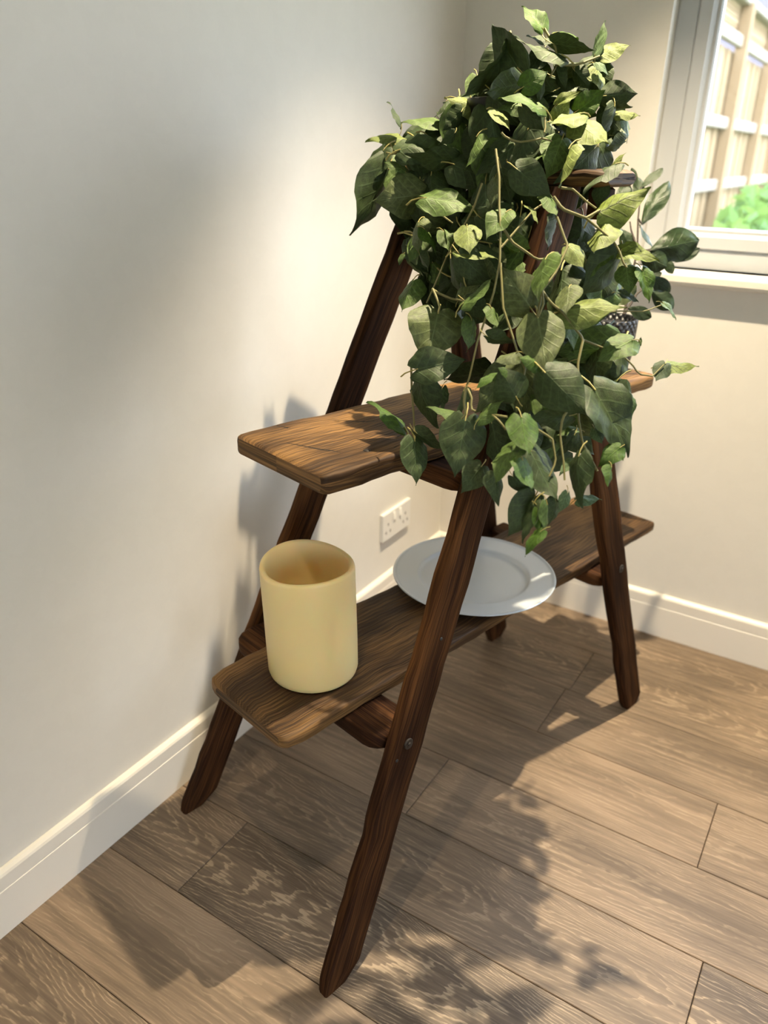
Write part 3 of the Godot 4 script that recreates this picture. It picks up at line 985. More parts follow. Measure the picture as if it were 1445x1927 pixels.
func build_ivy() -> void:
	ivy = thing("potted_ivy", "big trailing ivy with heart-shaped cloth leaves cascading from the ladder top", "plant", lp(0.12, 0.0, 1.2105))
	for k in [[201, 0.16, 0.14, 0.03, 0.16], [202, 0.40, 0.22, 0.045, 0.18], [203, 0.08, 0.36, 0.045, 0.17], [204, 0.58, 0.14, 0.03, 0.14], [205, -0.20, 0.20, 0.05, 0.18], [206, 0.26, -0.08, 0.045, 0.15], [207, 0.32, 0.42, 0.06, 0.16]]:
		leaf_kinds.append(leaf_mesh(k[0], false, k[1], k[2], k[3], k[4]))
	var pot := Geo.new()
	pot.lathe(PackedVector2Array([Vector2(0, 0.0), Vector2(0.040, 0.0), Vector2(0.044, 0.003), Vector2(0.056, 0.085), Vector2(0.059, 0.087), Vector2(0.060, 0.097), Vector2(0.057, 0.098), Vector2(0.054, 0.088), Vector2(0.0, 0.086)]), 40)
	part("pot", pot.mesh(), mats["dark"], ivy)
	vine(1.8333333333333333, [Vector3(67, 24, 166), Vector3(86, -11, 189), Vector3(100, -51, 212), Vector3(111, -74, 227), Vector3(125, -119, 252), Vector3(126, -157, 267), Vector3(122, -186, 276), Vector3(116, -222, 288), Vector3(116, -271, 307), Vector3(114, -285, 312)])
	vine(2.5, [Vector3(165, -35, 177), Vector3(180, -50, 178), Vector3(210, -61, 162), Vector3(222, -51, 144)])
	vine(2.0, [Vector3(177, -60, 188), Vector3(194, -86, 196), Vector3(202, -97, 199), Vector3(201, -98, 201), Vector3(199, -127, 228), Vector3(191, -150, 254), Vector3(197, -181, 277)])
	vine(1.8333333333333333, [Vector3(210, -61, 162), Vector3(249, -89, 153), Vector3(259, -100, 154), Vector3(270, -117, 160), Vector3(275, -122, 160)])
	vine(2.1666666666666665, [Vector3(110, -76, 217), Vector3(126, -94, 218), Vector3(149, -108, 211), Vector3(161, -116, 207), Vector3(170, -115, 199)])
	vine(1.8333333333333333, [Vector3(126, -119, 252), Vector3(149, -174, 283), Vector3(162, -194, 289), Vector3(175, -214, 296), Vector3(183, -227, 300), Vector3(198, -247, 305), Vector3(201, -272, 324)])
	vine(1.6666666666666667, [Vector3(51, -21, 170), Vector3(45, -52, 179), Vector3(35, -75, 184), Vector3(12, -121, 193), Vector3(-2, -170, 208), Vector3(-10, -193, 214)])
	vine(2.0, [Vector3(188, -151, 245), Vector3(202, -166, 245), Vector3(217, -176, 241), Vector3(234, -193, 241), Vector3(252, -209, 240), Vector3(256, -239, 263), Vector3(263, -259, 274), Vector3(278, -303, 300), Vector3(291, -330, 312), Vector3(309, -353, 315), Vector3(318, -364, 317)])
	vine(1.6666666666666667, [Vector3(243, -306, 362), Vector3(264, -318, 355), Vector3(276, -344, 365), Vector3(275, -360, 381)])
	vine(1.6666666666666667, [Vector3(213, -289, 389), Vector3(190, -291, 385), Vector3(208, -295, 397), Vector3(216, -303, 398)])
	vine(1.6666666666666667, [Vector3(249, -213, 231), Vector3(277, -224, 217)])
	vine(1.6666666666666667, [Vector3(269, -288, 323), Vector3(267, -296, 333), Vector3(271, -316, 346), Vector3(284, -344, 359), Vector3(292, -365, 370)])
	vine(1.3333333333333333, [Vector3(300, -238, 195), Vector3(311, -246, 193), Vector3(322, -258, 194), Vector3(339, -261, 182), Vector3(347, -247, 164)])
	vine(1.1666666666666667, [Vector3(223, -195, 209), Vector3(242, -185, 185), Vector3(272, -182, 157), Vector3(302, -183, 132), Vector3(321, -174, 109)])
	vine(1.8333333333333333, [Vector3(3, -279, 277), Vector3(14, -306, 293), Vector3(32, -343, 315), Vector3(43, -371, 330)])
	vine(1.6666666666666667, [Vector3(62, 46, 140), Vector3(70, 39, 138), Vector3(86, 34, 129), Vector3(103, 37, 113), Vector3(111, 40, 104), Vector3(123, 36, 96)])
	vine(1.6666666666666667, [Vector3(101, 80, 91), Vector3(106, 74, 93), Vector3(114, 54, 103), Vector3(115, 47, 108)])
	vine(2.0, [Vector3(55, 191, -4), Vector3(77, 166, 0), Vector3(87, 141, 12), Vector3(84, 124, 29)])
	vine(2.0, [Vector3(87, 141, 12), Vector3(110, 141, -7), Vector3(134, 155, -38)])
	vine(1.6666666666666667, [Vector3(195, -148, 264), Vector3(202, -163, 271), Vector3(202, -178, 285)])
	vine(2.1666666666666665, [Vector3(140, -268, 365), Vector3(141, -284, 371), Vector3(150, -301, 382), Vector3(145, -306, 382)])
	vine(1.8333333333333333, [Vector3(143, -269, 366), Vector3(154, -276, 375), Vector3(157, -290, 382), Vector3(167, -290, 387)])
	vine(2.0, [Vector3(6, -169, 226), Vector3(22, -173, 233), Vector3(50, -176, 246), Vector3(74, -175, 257)])
	vine(2.1666666666666665, [Vector3(11, -167, 235), Vector3(20, -174, 241), Vector3(35, -189, 253), Vector3(34, -196, 256)])
	vine(1.8333333333333333, [Vector3(-166, 25, 40), Vector3(-181, 14, 41), Vector3(-201, 17, 34)])
	vine(1.6666666666666667, [Vector3(-48, -59, 145), Vector3(8, -78, 174)])
	vine(2.0, [Vector3(162, -24, 143), Vector3(176, -26, 132), Vector3(197, -42, 128), Vector3(210, -50, 124)])
	vine(1.8333333333333333, [Vector3(108, -103, 213), Vector3(128, -55, 155), Vector3(147, -37, 125)])
	ivy_crown()
	ivy_middle()
	ivy_trails()
	ivy_inner()
	ivy_depths()
	# the leaves deepest inside, past what can be picked out singly
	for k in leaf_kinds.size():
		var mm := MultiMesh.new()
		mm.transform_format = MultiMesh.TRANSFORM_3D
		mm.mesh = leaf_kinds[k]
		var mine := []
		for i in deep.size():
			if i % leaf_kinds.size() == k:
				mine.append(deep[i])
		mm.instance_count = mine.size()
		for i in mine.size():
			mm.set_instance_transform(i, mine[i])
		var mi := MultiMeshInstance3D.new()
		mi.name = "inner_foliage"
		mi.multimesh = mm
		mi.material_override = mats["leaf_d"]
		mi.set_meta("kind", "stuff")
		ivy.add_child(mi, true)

func ivy_crown() -> void:
	lf(-195,39,-13, -237,50,34, 58,74,35, 38, "p")
	lf(-135,22,98, -74,40,63, 24,62,75, 55, "d")
	lf(-190,62,3, -210,103,-7, 89,39,-25, 28, "d")
	lf(-110,65,11, -160,69,53, 35,87,34, 39, "m")
	lf(-51,78,50, -61,49,85, 97,-5,22, 36, "d")
	lf(-209,21,30, -233,-39,65, 0,50,87, 44, "d")
	lf(-198,-7,28, -217,-120,89, 98,-6,19, 78, "d")
	lf(-152,-12,50, -179,6,70, 70,47,54, 29, "m")
	lf(-100,-45,84, -149,-54,146, 77,9,63, 72, "k")
	lf(-48,-45,161, 38,-48,136, 22,74,63, 53, "m")
	lf(-55,8,64, -112,1,116, 55,-66,52, 47, "d")
	lf(-41,46,89, -52,28,106, 90,-22,36, 21, "d")
	lf(3,42,100, -4,-3,130, -60,50,62, 33, "m")
	lf(-26,84,20, -72,102,65, 67,60,44, 40, "p")
	lf(-103,95,8, -115,73,27, -45,71,55, 19, "d")
	lf(52,192,-3, 19,228,-2, 63,57,52, 37, "g")
	lf(41,135,52, -13,192,55, -20,-23,95, 60, "d")
	lf(17,156,42, -9,89,108, 92,-38,-2, 58, "d")
	lf(56,111,80, 25,99,132, 83,-38,41, 47, "d")
	lf(90,155,3, 29,171,58, 41,89,20, 50, "d")
	lf(56,180,-26, 29,180,4, 42,83,36, 24, "d")
	lf(48,165,-19, 38,139,15, -2,79,61, 33, "p")
	lf(56,163,-4, 47,135,17, 59,35,72, 31, "d")
	lf(60,191,-44, 86,196,-76, 25,91,35, 25, "g")
	lf(74,170,2, 132,156,-14, 0,-73,68, 37, "d")
	lf(122,158,-51, 118,209,-76, -63,32,71, 34, "t")
	lf(127,159,-62, 165,176,-82, 17,58,80, 35, "p")
	lf(127,157,-58, 100,150,-36, 34,66,67, 21, "d")
	lf(160,100,-12, 204,103,-28, 35,-5,93, 41, "d")
	lf(133,141,-30, 156,109,-14, 65,66,38, 33, "p")
	lf(137,144,-19, 159,132,-26, 54,66,52, 16, "t")
	lf(67,108,84, 98,129,67, 49,0,87, 35, "g")
	lf(105,80,97, 56,107,126, 56,81,20, 37, "g")
	lf(81,139,7, 103,103,14, -33,-3,94, 25, "d")
	lf(75,124,27, 79,90,43, 89,28,35, 23, "d")
	lf(107,134,-11, 133,108,-13, -7,-14,99, 28, "d")
	lf(131,80,20, 166,107,8, 33,-5,94, 36, "g")
	lf(109,65,52, 128,89,53, 22,-22,95, 28, "p")
	lf(99,88,27, 130,107,23, -15,44,89, 22, "p")
	lf(146,74,52, 119,55,106, 20,88,42, 38, "p")
	lf(143,63,51, 200,30,72, 20,76,62, 53, "p")
	lf(175,77,-30, 209,72,-36, 21,67,72, 21, "p")
	lf(175,88,-18, 197,80,-26, 6,-65,75, 15, "d")
	lf(176,86,-10, 179,43,12, 95,20,25, 29, "d")
	lf(64,83,74, 40,86,101, 61,61,50, 28, "m")
	lf(72,81,96, 109,49,103, -26,-10,96, 37, "d")
	lf(39,77,119, 75,53,136, 44,86,26, 28, "p")
	lf(179,46,-13, 194,45,-22, 49,-3,87, 15, "d")
	lf(195,39,-23, 180,25,7, 90,-30,32, 27, "d")
	lf(191,7,13, 205,25,8, -37,56,74, 14, "p")

func ivy_middle() -> void:
	lf(187,72,-38, 203,39,-29, 90,44,-1, 23, "t")
	lf(130,39,74, 130,-3,110, 46,58,67, 55, "m")
	lf(173,28,51, 151,-18,102, 86,14,49, 55, "d")
	lf(102,-1,166, 154,-34,165, 14,20,97, 50, "d")
	lf(154,27,107, 154,-22,147, -74,42,52, 38, "p")
	lf(219,-52,136, 276,-15,106, -4,67,74, 57, "u")
	lf(229,-65,134, 233,-98,189, -21,83,52, 48, "p")
	lf(253,-104,130, 309,-108,123, 13,78,61, 34, "u")
	lf(108,-56,206, 101,-83,252, 15,84,53, 41, "m")
	lf(127,-50,174, 150,-67,182, 59,81,-2, 18, "p")
	lf(144,-33,148, 166,-64,163, 67,66,33, 31, "m")
	lf(163,-64,154, 161,-106,178, 98,5,18, 29, "d")
	lf(200,-20,84, 205,-52,98, -7,40,92, 27, "d")
	lf(214,8,73, 181,-15,119, -13,92,37, 37, "d")
	lf(188,-100,158, 222,-119,173, 18,79,59, 32, "p")
	lf(65,-8,102, 110,-64,104, -10,-4,99, 55, "d")
	lf(56,-15,140, 64,-51,168, -33,53,78, 28, "k")
	lf(44,-80,197, 69,-108,236, 11,84,53, 42, "p")
	lf(46,-111,221, 104,-113,212, 6,98,20, 35, "p")
	lf(-68,-82,146, -55,-118,183, -36,60,71, 41, "k")
	lf(-48,-90,161, -13,-114,177, 52,85,10, 27, "g")
	lf(-65,-100,136, -70,-136,173, 24,67,70, 39, "m")
	lf(-99,-135,141, -102,-149,151, 1,56,83, 11, "m")
	lf(-6,-91,174, 26,-120,182, 52,72,46, 34, "m")
	lf(51,-116,228, 94,-153,221, 20,5,98, 44, "d")
	lf(20,-125,199, 44,-179,213, -39,7,92, 47, "d")
	lf(-54,-166,181, -50,-205,226, -3,75,66, 45, "m")
	lf(-55,-129,162, -39,-151,164, -28,-14,95, 21, "d")
	lf(25,-200,239, 42,-256,298, 43,71,55, 87, "k")
	lf(38,-267,321, 99,-248,286, 32,48,81, 56, "d")
	lf(62,-175,243, 84,-152,230, -13,59,80, 26, "k")
	lf(84,-174,276, 119,-140,249, -35,77,53, 34, "m")
	lf(80,-176,256, 118,-195,243, 29,-9,95, 33, "d")
	lf(133,-175,286, 149,-199,302, 74,64,22, 26, "m")
	lf(91,-200,259, 109,-234,281, 85,51,13, 34, "m")
	lf(134,-212,295, 168,-226,282, 12,-51,85, 30, "d")
	lf(177,-173,256, 142,-123,276, 50,0,87, 61, "k")
	lf(186,-110,239, 196,-152,295, -59,59,55, 54, "m")
	lf(215,-148,216, 228,-172,260, -27,81,52, 40, "k")
	lf(198,-181,277, 235,-239,324, 13,68,73, 65, "k")

func ivy_trails() -> void:
	lf(216,-176,238, 295,-154,216, -4,78,62, 51, "p")
	lf(254,-112,138, 228,-166,183, 86,3,51, 57, "d")
	lf(230,-101,137, 220,-136,175, -36,73,58, 40, "m")
	lf(268,-125,136, 282,-152,155, 8,61,79, 36, "m")
	lf(308,-211,200, 281,-223,250, 35,84,41, 44, "m")
	lf(221,-195,221, 246,-223,234, 66,71,26, 30, "g")
	lf(188,-222,317, 170,-230,346, 14,93,35, 27, "k")
	lf(223,-234,310, 199,-222,332, 64,70,31, 26, "g")
	lf(198,-245,341, 181,-233,358, 67,73,13, 20, "g")
	lf(290,-127,134, 314,-164,151, 57,64,52, 29, "g")
	lf(269,-158,151, 295,-167,140, 46,73,50, 18, "d")
	lf(324,-172,119, 346,-190,115, 65,74,14, 17, "t")
	lf(348,-246,159, 344,-268,186, 34,72,61, 27, "d")
	lf(346,-249,155, 390,-250,141, 17,88,44, 28, "u")
	lf(310,-223,172, 311,-212,166, -39,50,77, 8, "m")
	lf(0,-373,286, -51,-324,290, 68,72,-13, 43, "g")
	lf(33,-290,303, 59,-354,322, -18,21,96, 55, "d")
	lf(57,-303,277, 61,-337,294, -46,34,82, 23, "t")
	lf(135,-317,352, 91,-294,380, 47,88,0, 34, "m")
	lf(144,-311,369, 154,-377,412, 39,54,74, 65, "d")
	lf(55,-365,350, 80,-419,377, 80,52,30, 50, "d")
	lf(56,-354,347, 94,-379,337, 11,-21,97, 28, "d")
	lf(117,-285,325, 115,-320,346, -51,45,73, 24, "d")
	lf(168,-303,378, 190,-273,361, -24,61,76, 25, "m")
	lf(169,-252,333, 151,-260,361, 5,95,32, 21, "g")
	lf(180,-366,385, 171,-392,418, 49,61,62, 40, "d")
	lf(230,-320,394, 217,-349,444, -34,85,41, 46, "m")
	lf(216,-359,413, 230,-397,426, 84,42,34, 32, "d")
	lf(234,-240,327, 299,-283,337, 14,40,91, 65, "d")
	lf(208,-272,353, 183,-234,360, 47,13,87, 49, "d")
	lf(285,-268,268, 356,-338,288, 53,68,50, 77, "d")
	lf(319,-283,223, 334,-324,236, 87,41,27, 27, "m")
	lf(266,-301,300, 223,-307,330, 58,-27,77, 40, "d")
	lf(232,-285,389, 259,-324,420, 43,72,54, 43, "g")
	lf(249,-332,413, 273,-362,440, 71,69,14, 36, "g")
	lf(245,-331,378, 292,-389,394, 66,64,39, 58, "d")
	lf(298,-338,343, 307,-392,379, -46,44,77, 40, "d")
	lf(286,-353,317, 274,-363,343, 3,92,38, 23, "t")
	lf(299,-406,328, 326,-395,317, -21,87,45, 24, "t")
	lf(234,-362,403, 259,-385,400, 19,9,98, 26, "d")
	lf(266,-383,402, 251,-432,439, 68,29,68, 48, "d")
	lf(270,-387,416, 266,-432,443, -55,47,69, 31, "d")
	lf(290,-381,420, 301,-417,432, 96,29,-1, 24, "m")
	lf(281,-392,420, 299,-425,428, 85,49,17, 23, "g")
	lf(288,-389,383, 292,-421,398, 85,31,43, 26, "d")
	lf(295,-387,361, 294,-414,376, 81,26,52, 19, "t")
	lf(293,-409,443, 278,-433,465, -34,74,59, 22, "g")
	lf(336,-335,289, 321,-351,320, 35,75,56, 29, "g")
	lf(331,-334,275, 344,-351,289, 56,74,38, 19, "g")
	lf(336,-354,317, 342,-373,337, 83,51,23, 21, "g")
	lf(295,-319,278, 311,-334,289, 1,62,79, 20, "t")
	lf(270,-328,273, 246,-333,291, 8,92,38, 18, "m")
	lf(272,-330,289, 262,-359,311, 84,11,53, 22, "d")

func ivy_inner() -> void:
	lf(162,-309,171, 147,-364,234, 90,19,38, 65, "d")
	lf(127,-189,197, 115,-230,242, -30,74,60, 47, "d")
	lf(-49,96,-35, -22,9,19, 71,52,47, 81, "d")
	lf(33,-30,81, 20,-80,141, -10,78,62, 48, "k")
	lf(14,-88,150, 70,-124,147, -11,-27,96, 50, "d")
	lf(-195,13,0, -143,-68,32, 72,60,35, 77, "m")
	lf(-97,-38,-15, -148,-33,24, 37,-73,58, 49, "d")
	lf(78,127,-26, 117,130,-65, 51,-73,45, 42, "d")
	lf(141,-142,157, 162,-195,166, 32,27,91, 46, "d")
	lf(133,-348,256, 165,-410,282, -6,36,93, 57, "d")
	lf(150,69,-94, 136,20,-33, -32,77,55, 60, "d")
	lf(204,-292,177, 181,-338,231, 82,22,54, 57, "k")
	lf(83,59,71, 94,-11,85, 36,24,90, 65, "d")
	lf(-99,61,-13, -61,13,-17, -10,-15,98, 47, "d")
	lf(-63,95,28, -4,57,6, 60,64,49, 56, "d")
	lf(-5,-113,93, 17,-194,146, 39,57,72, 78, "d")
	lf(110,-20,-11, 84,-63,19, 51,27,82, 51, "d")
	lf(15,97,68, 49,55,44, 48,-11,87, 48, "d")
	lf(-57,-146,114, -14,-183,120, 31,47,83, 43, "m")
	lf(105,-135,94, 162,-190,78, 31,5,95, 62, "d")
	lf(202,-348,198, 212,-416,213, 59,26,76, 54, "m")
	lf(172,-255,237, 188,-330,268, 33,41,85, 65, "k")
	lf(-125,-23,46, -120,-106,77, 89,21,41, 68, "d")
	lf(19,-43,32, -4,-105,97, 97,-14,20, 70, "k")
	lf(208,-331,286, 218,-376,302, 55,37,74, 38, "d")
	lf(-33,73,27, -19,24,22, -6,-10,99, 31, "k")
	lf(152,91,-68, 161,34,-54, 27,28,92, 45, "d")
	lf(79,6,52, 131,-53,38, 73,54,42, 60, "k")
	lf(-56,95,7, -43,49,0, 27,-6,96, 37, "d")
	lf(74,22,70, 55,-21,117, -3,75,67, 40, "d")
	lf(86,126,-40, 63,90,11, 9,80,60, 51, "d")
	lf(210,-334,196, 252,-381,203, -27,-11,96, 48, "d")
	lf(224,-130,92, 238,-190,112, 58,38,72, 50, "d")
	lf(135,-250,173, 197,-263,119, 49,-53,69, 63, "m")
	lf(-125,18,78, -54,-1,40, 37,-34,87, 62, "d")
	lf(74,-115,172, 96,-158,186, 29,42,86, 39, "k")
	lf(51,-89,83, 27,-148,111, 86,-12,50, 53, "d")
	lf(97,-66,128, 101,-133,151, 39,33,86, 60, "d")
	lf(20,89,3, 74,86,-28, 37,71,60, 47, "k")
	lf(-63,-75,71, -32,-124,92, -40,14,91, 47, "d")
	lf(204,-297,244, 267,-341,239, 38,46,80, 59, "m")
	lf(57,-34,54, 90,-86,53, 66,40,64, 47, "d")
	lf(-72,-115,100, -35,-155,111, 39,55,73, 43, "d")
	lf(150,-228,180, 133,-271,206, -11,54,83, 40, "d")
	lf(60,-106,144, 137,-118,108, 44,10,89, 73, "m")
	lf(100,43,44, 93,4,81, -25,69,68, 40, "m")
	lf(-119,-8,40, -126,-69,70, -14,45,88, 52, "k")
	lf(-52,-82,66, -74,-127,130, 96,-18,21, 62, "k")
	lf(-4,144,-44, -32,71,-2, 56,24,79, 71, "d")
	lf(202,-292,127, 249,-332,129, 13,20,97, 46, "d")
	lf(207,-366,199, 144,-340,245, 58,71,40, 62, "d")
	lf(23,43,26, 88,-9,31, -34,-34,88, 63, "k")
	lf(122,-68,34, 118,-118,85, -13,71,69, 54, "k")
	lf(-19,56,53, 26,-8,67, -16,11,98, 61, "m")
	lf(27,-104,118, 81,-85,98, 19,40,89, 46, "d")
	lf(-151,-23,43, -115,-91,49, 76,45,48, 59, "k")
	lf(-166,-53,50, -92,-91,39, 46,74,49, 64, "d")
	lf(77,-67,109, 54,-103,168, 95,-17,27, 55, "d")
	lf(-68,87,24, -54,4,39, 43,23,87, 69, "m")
	lf(39,-136,114, 46,-184,145, 41,55,73, 45, "d")
	lf(-156,-56,17, -122,-141,36, 83,42,37, 71, "d")
	lf(1,-12,28, -18,-76,73, -19,60,77, 61, "m")
	lf(31,-32,65, -13,-66,105, 76,-35,54, 41, "d")
	lf(-93,-116,106, -67,-178,125, -36,14,92, 53, "k")
	lf(52,-8,51, 15,-15,98, 63,-67,40, 46, "m")
	lf(91,92,-17, 128,32,7, 70,59,41, 45, "d")
	lf(107,24,21, 149,-21,34, -2,25,97, 48, "m")
	lf(59,-164,217, 104,-235,210, -16,-19,97, 64, "d")
	lf(37,116,-21, 86,121,-76, 57,62,54, 56, "d")
	lf(-102,-138,67, -89,-192,70, -12,3,99, 42, "d")
	lf(176,-141,39, 171,-197,55, 86,8,51, 44, "k")
	lf(181,-148,40, 190,-215,78, 57,45,69, 58, "d")
	lf(144,-266,226, 176,-331,253, 77,53,35, 46, "d")
	lf(104,9,-37, 90,-42,1, 63,34,70, 49, "m")
	lf(2,79,57, 43,0,76, 71,49,51, 69, "d")
	lf(74,-177,130, 40,-220,192, 41,63,66, 62, "d")
	lf(-89,-113,102, -21,-176,106, 58,64,50, 70, "d")
	lf(74,107,-9, 30,99,38, 53,-76,37, 49, "d")
	lf(104,146,-133, 93,94,-82, 74,38,55, 56, "d")
	lf(14,-133,98, -25,-189,162, 30,62,72, 71, "d")
	lf(235,-122,58, 230,-166,87, -26,56,79, 32, "k")
	lf(87,-108,126, 120,-187,149, -42,10,90, 67, "m")
	lf(90,59,54, 46,35,72, 39,-2,92, 41, "k")
	lf(37,-118,91, -9,-156,128, 52,19,84, 54, "k")
	lf(54,90,29, 85,47,13, 40,-6,92, 43, "d")
	lf(28,143,-22, 72,103,-35, -19,-47,86, 47, "d")
	lf(240,-245,139, 260,-301,169, -48,28,83, 51, "k")
	lf(57,-131,113, 75,-187,157, 90,41,15, 44, "d")
	lf(83,-104,154, 134,-134,144, -4,-39,92, 46, "m")
	lf(-10,54,22, 40,13,35, 25,54,80, 50, "d")
	lf(2,162,9, -3,99,59, 91,20,35, 61, "d")
	lf(80,109,-89, 29,111,-37, 49,74,46, 56, "d")
	lf(148,-272,228, 126,-329,290, 90,11,42, 67, "k")
	lf(173,-306,221, 186,-365,251, 32,48,82, 54, "d")
	lf(-15,126,4, 13,82,3, -35,-24,91, 40, "d")
	lf(-19,129,-40, 50,107,-72, 49,43,76, 61, "d")
	lf(236,-163,8, 181,-189,52, 16,75,64, 57, "k")
	lf(129,143,-62, 136,88,-44, -14,29,95, 44, "d")
	lf(107,-114,143, 79,-167,186, 0,63,77, 56, "m")
	lf(6,25,81, 63,-30,79, 24,21,95, 66, "m")
	lf(140,-124,51, 161,-178,89, 79,53,30, 53, "d")
	lf(-48,51,28, -1,5,43, -29,4,96, 51, "d")
	lf(62,0,133, 83,-50,133, 37,15,92, 43, "d")
	lf(194,-317,167, 210,-364,189, 26,49,83, 43, "k")
	lf(128,-23,-9, 112,-71,45, 68,44,59, 57, "m")
	lf(73,-74,86, 134,-85,41, 51,68,53, 46, "d")
	lf(217,-199,105, 207,-248,160, 97,7,25, 56, "d")
	lf(-120,43,31, -67,-6,46, 61,75,27, 56, "d")
	lf(26,-23,107, 48,-89,139, -10,40,91, 58, "d")
	lf(53,-172,106, -5,-203,164, 75,-21,63, 67, "d")
	lf(157,-70,21, 173,-128,68, 59,60,54, 58, "d")
	lf(211,-314,186, 179,-341,246, 11,89,45, 56, "k")
	lf(-18,58,27, -7,-18,64, 42,44,79, 72, "d")
	lf(9,148,44, 24,98,52, -27,8,96, 40, "d")
	lf(-32,137,8, 8,159,-32, 28,70,66, 47, "d")
	lf(-97,-15,59, -74,-71,101, -14,56,82, 56, "d")
	lf(10,100,58, 48,62,52, -15,-30,94, 33, "d")
	lf(-84,-115,120, -51,-161,119, 68,48,56, 43, "d")
	lf(79,-119,127, 128,-164,108, 43,8,90, 52, "d")
	lf(35,12,87, 64,-68,109, 32,36,87, 75, "m")
	lf(226,-138,83, 244,-212,133, 76,48,44, 69, "m")
	lf(282,-283,151, 258,-339,189, -28,62,74, 43, "d")
	lf(115,-94,132, 111,-143,153, 41,33,85, 45, "d")
	lf(73,-71,78, 15,-47,92, -7,-60,80, 49, "d")
	lf(-5,68,6, -46,63,41, 41,71,57, 41, "d")
	lf(198,-318,178, 202,-369,225, -19,65,74, 52, "k")
	lf(37,110,-1, 22,45,48, 80,23,55, 63, "d")
	lf(187,-310,186, 232,-348,160, 14,-43,89, 49, "m")
	lf(-48,2,72, 24,-25,50, 42,51,75, 61, "d")
	lf(95,128,-72, 42,155,-74, 24,53,81, 46, "d")
	lf(69,-98,132, 138,-143,137, -23,-24,94, 50, "k")
	lf(71,51,35, 88,-28,89, -31,49,81, 74, "d")
	lf(189,-265,202, 203,-332,216, 33,26,91, 60, "m")
	lf(77,-149,133, 85,-199,149, -12,28,95, 40, "m")
	lf(215,-259,194, 183,-288,211, -9,57,82, 35, "k")
	lf(-74,133,-46, -58,82,-27, 63,43,64, 43, "m")
	lf(79,52,84, 64,-11,104, -12,32,94, 52, "d")
	lf(69,-119,131, 29,-118,176, 48,77,42, 36, "d")
	lf(281,-345,207, 215,-334,223, 16,-30,94, 53, "k")
	lf(-109,-38,74, -97,-95,102, -2,44,90, 49, "d")
	lf(-143,32,11, -71,-22,-16, 40,7,91, 78, "d")
	lf(104,7,38, 132,-43,56, 62,55,56, 46, "m")
	lf(172,-136,134, 191,-209,188, -34,49,80, 71, "d")
	lf(270,-315,185, 277,-367,194, -9,16,98, 41, "d")
	lf(-5,-164,135, 77,-176,105, 23,-50,84, 67, "m")
	lf(48,-69,162, 106,-99,158, -12,-35,93, 50, "d")
	lf(212,-338,240, 170,-373,291, 50,46,73, 58, "d")
	lf(-23,140,-27, 28,102,-41, 28,3,96, 54, "d")
	lf(57,-88,133, 116,-105,114, 39,54,74, 49, "d")
	lf(-102,-112,95, -16,-164,90, 45,68,58, 76, "d")
	lf(172,-324,199, 199,-362,224, -8,50,86, 40, "m")
	lf(263,-237,125, 201,-262,183, 72,-25,65, 67, "m")
	lf(163,32,5, 169,-45,43, 58,39,71, 66, "d")
	lf(46,-125,174, 100,-195,188, -40,-13,91, 67, "d")
	lf(57,31,77, 13,-8,117, 27,53,81, 54, "d")

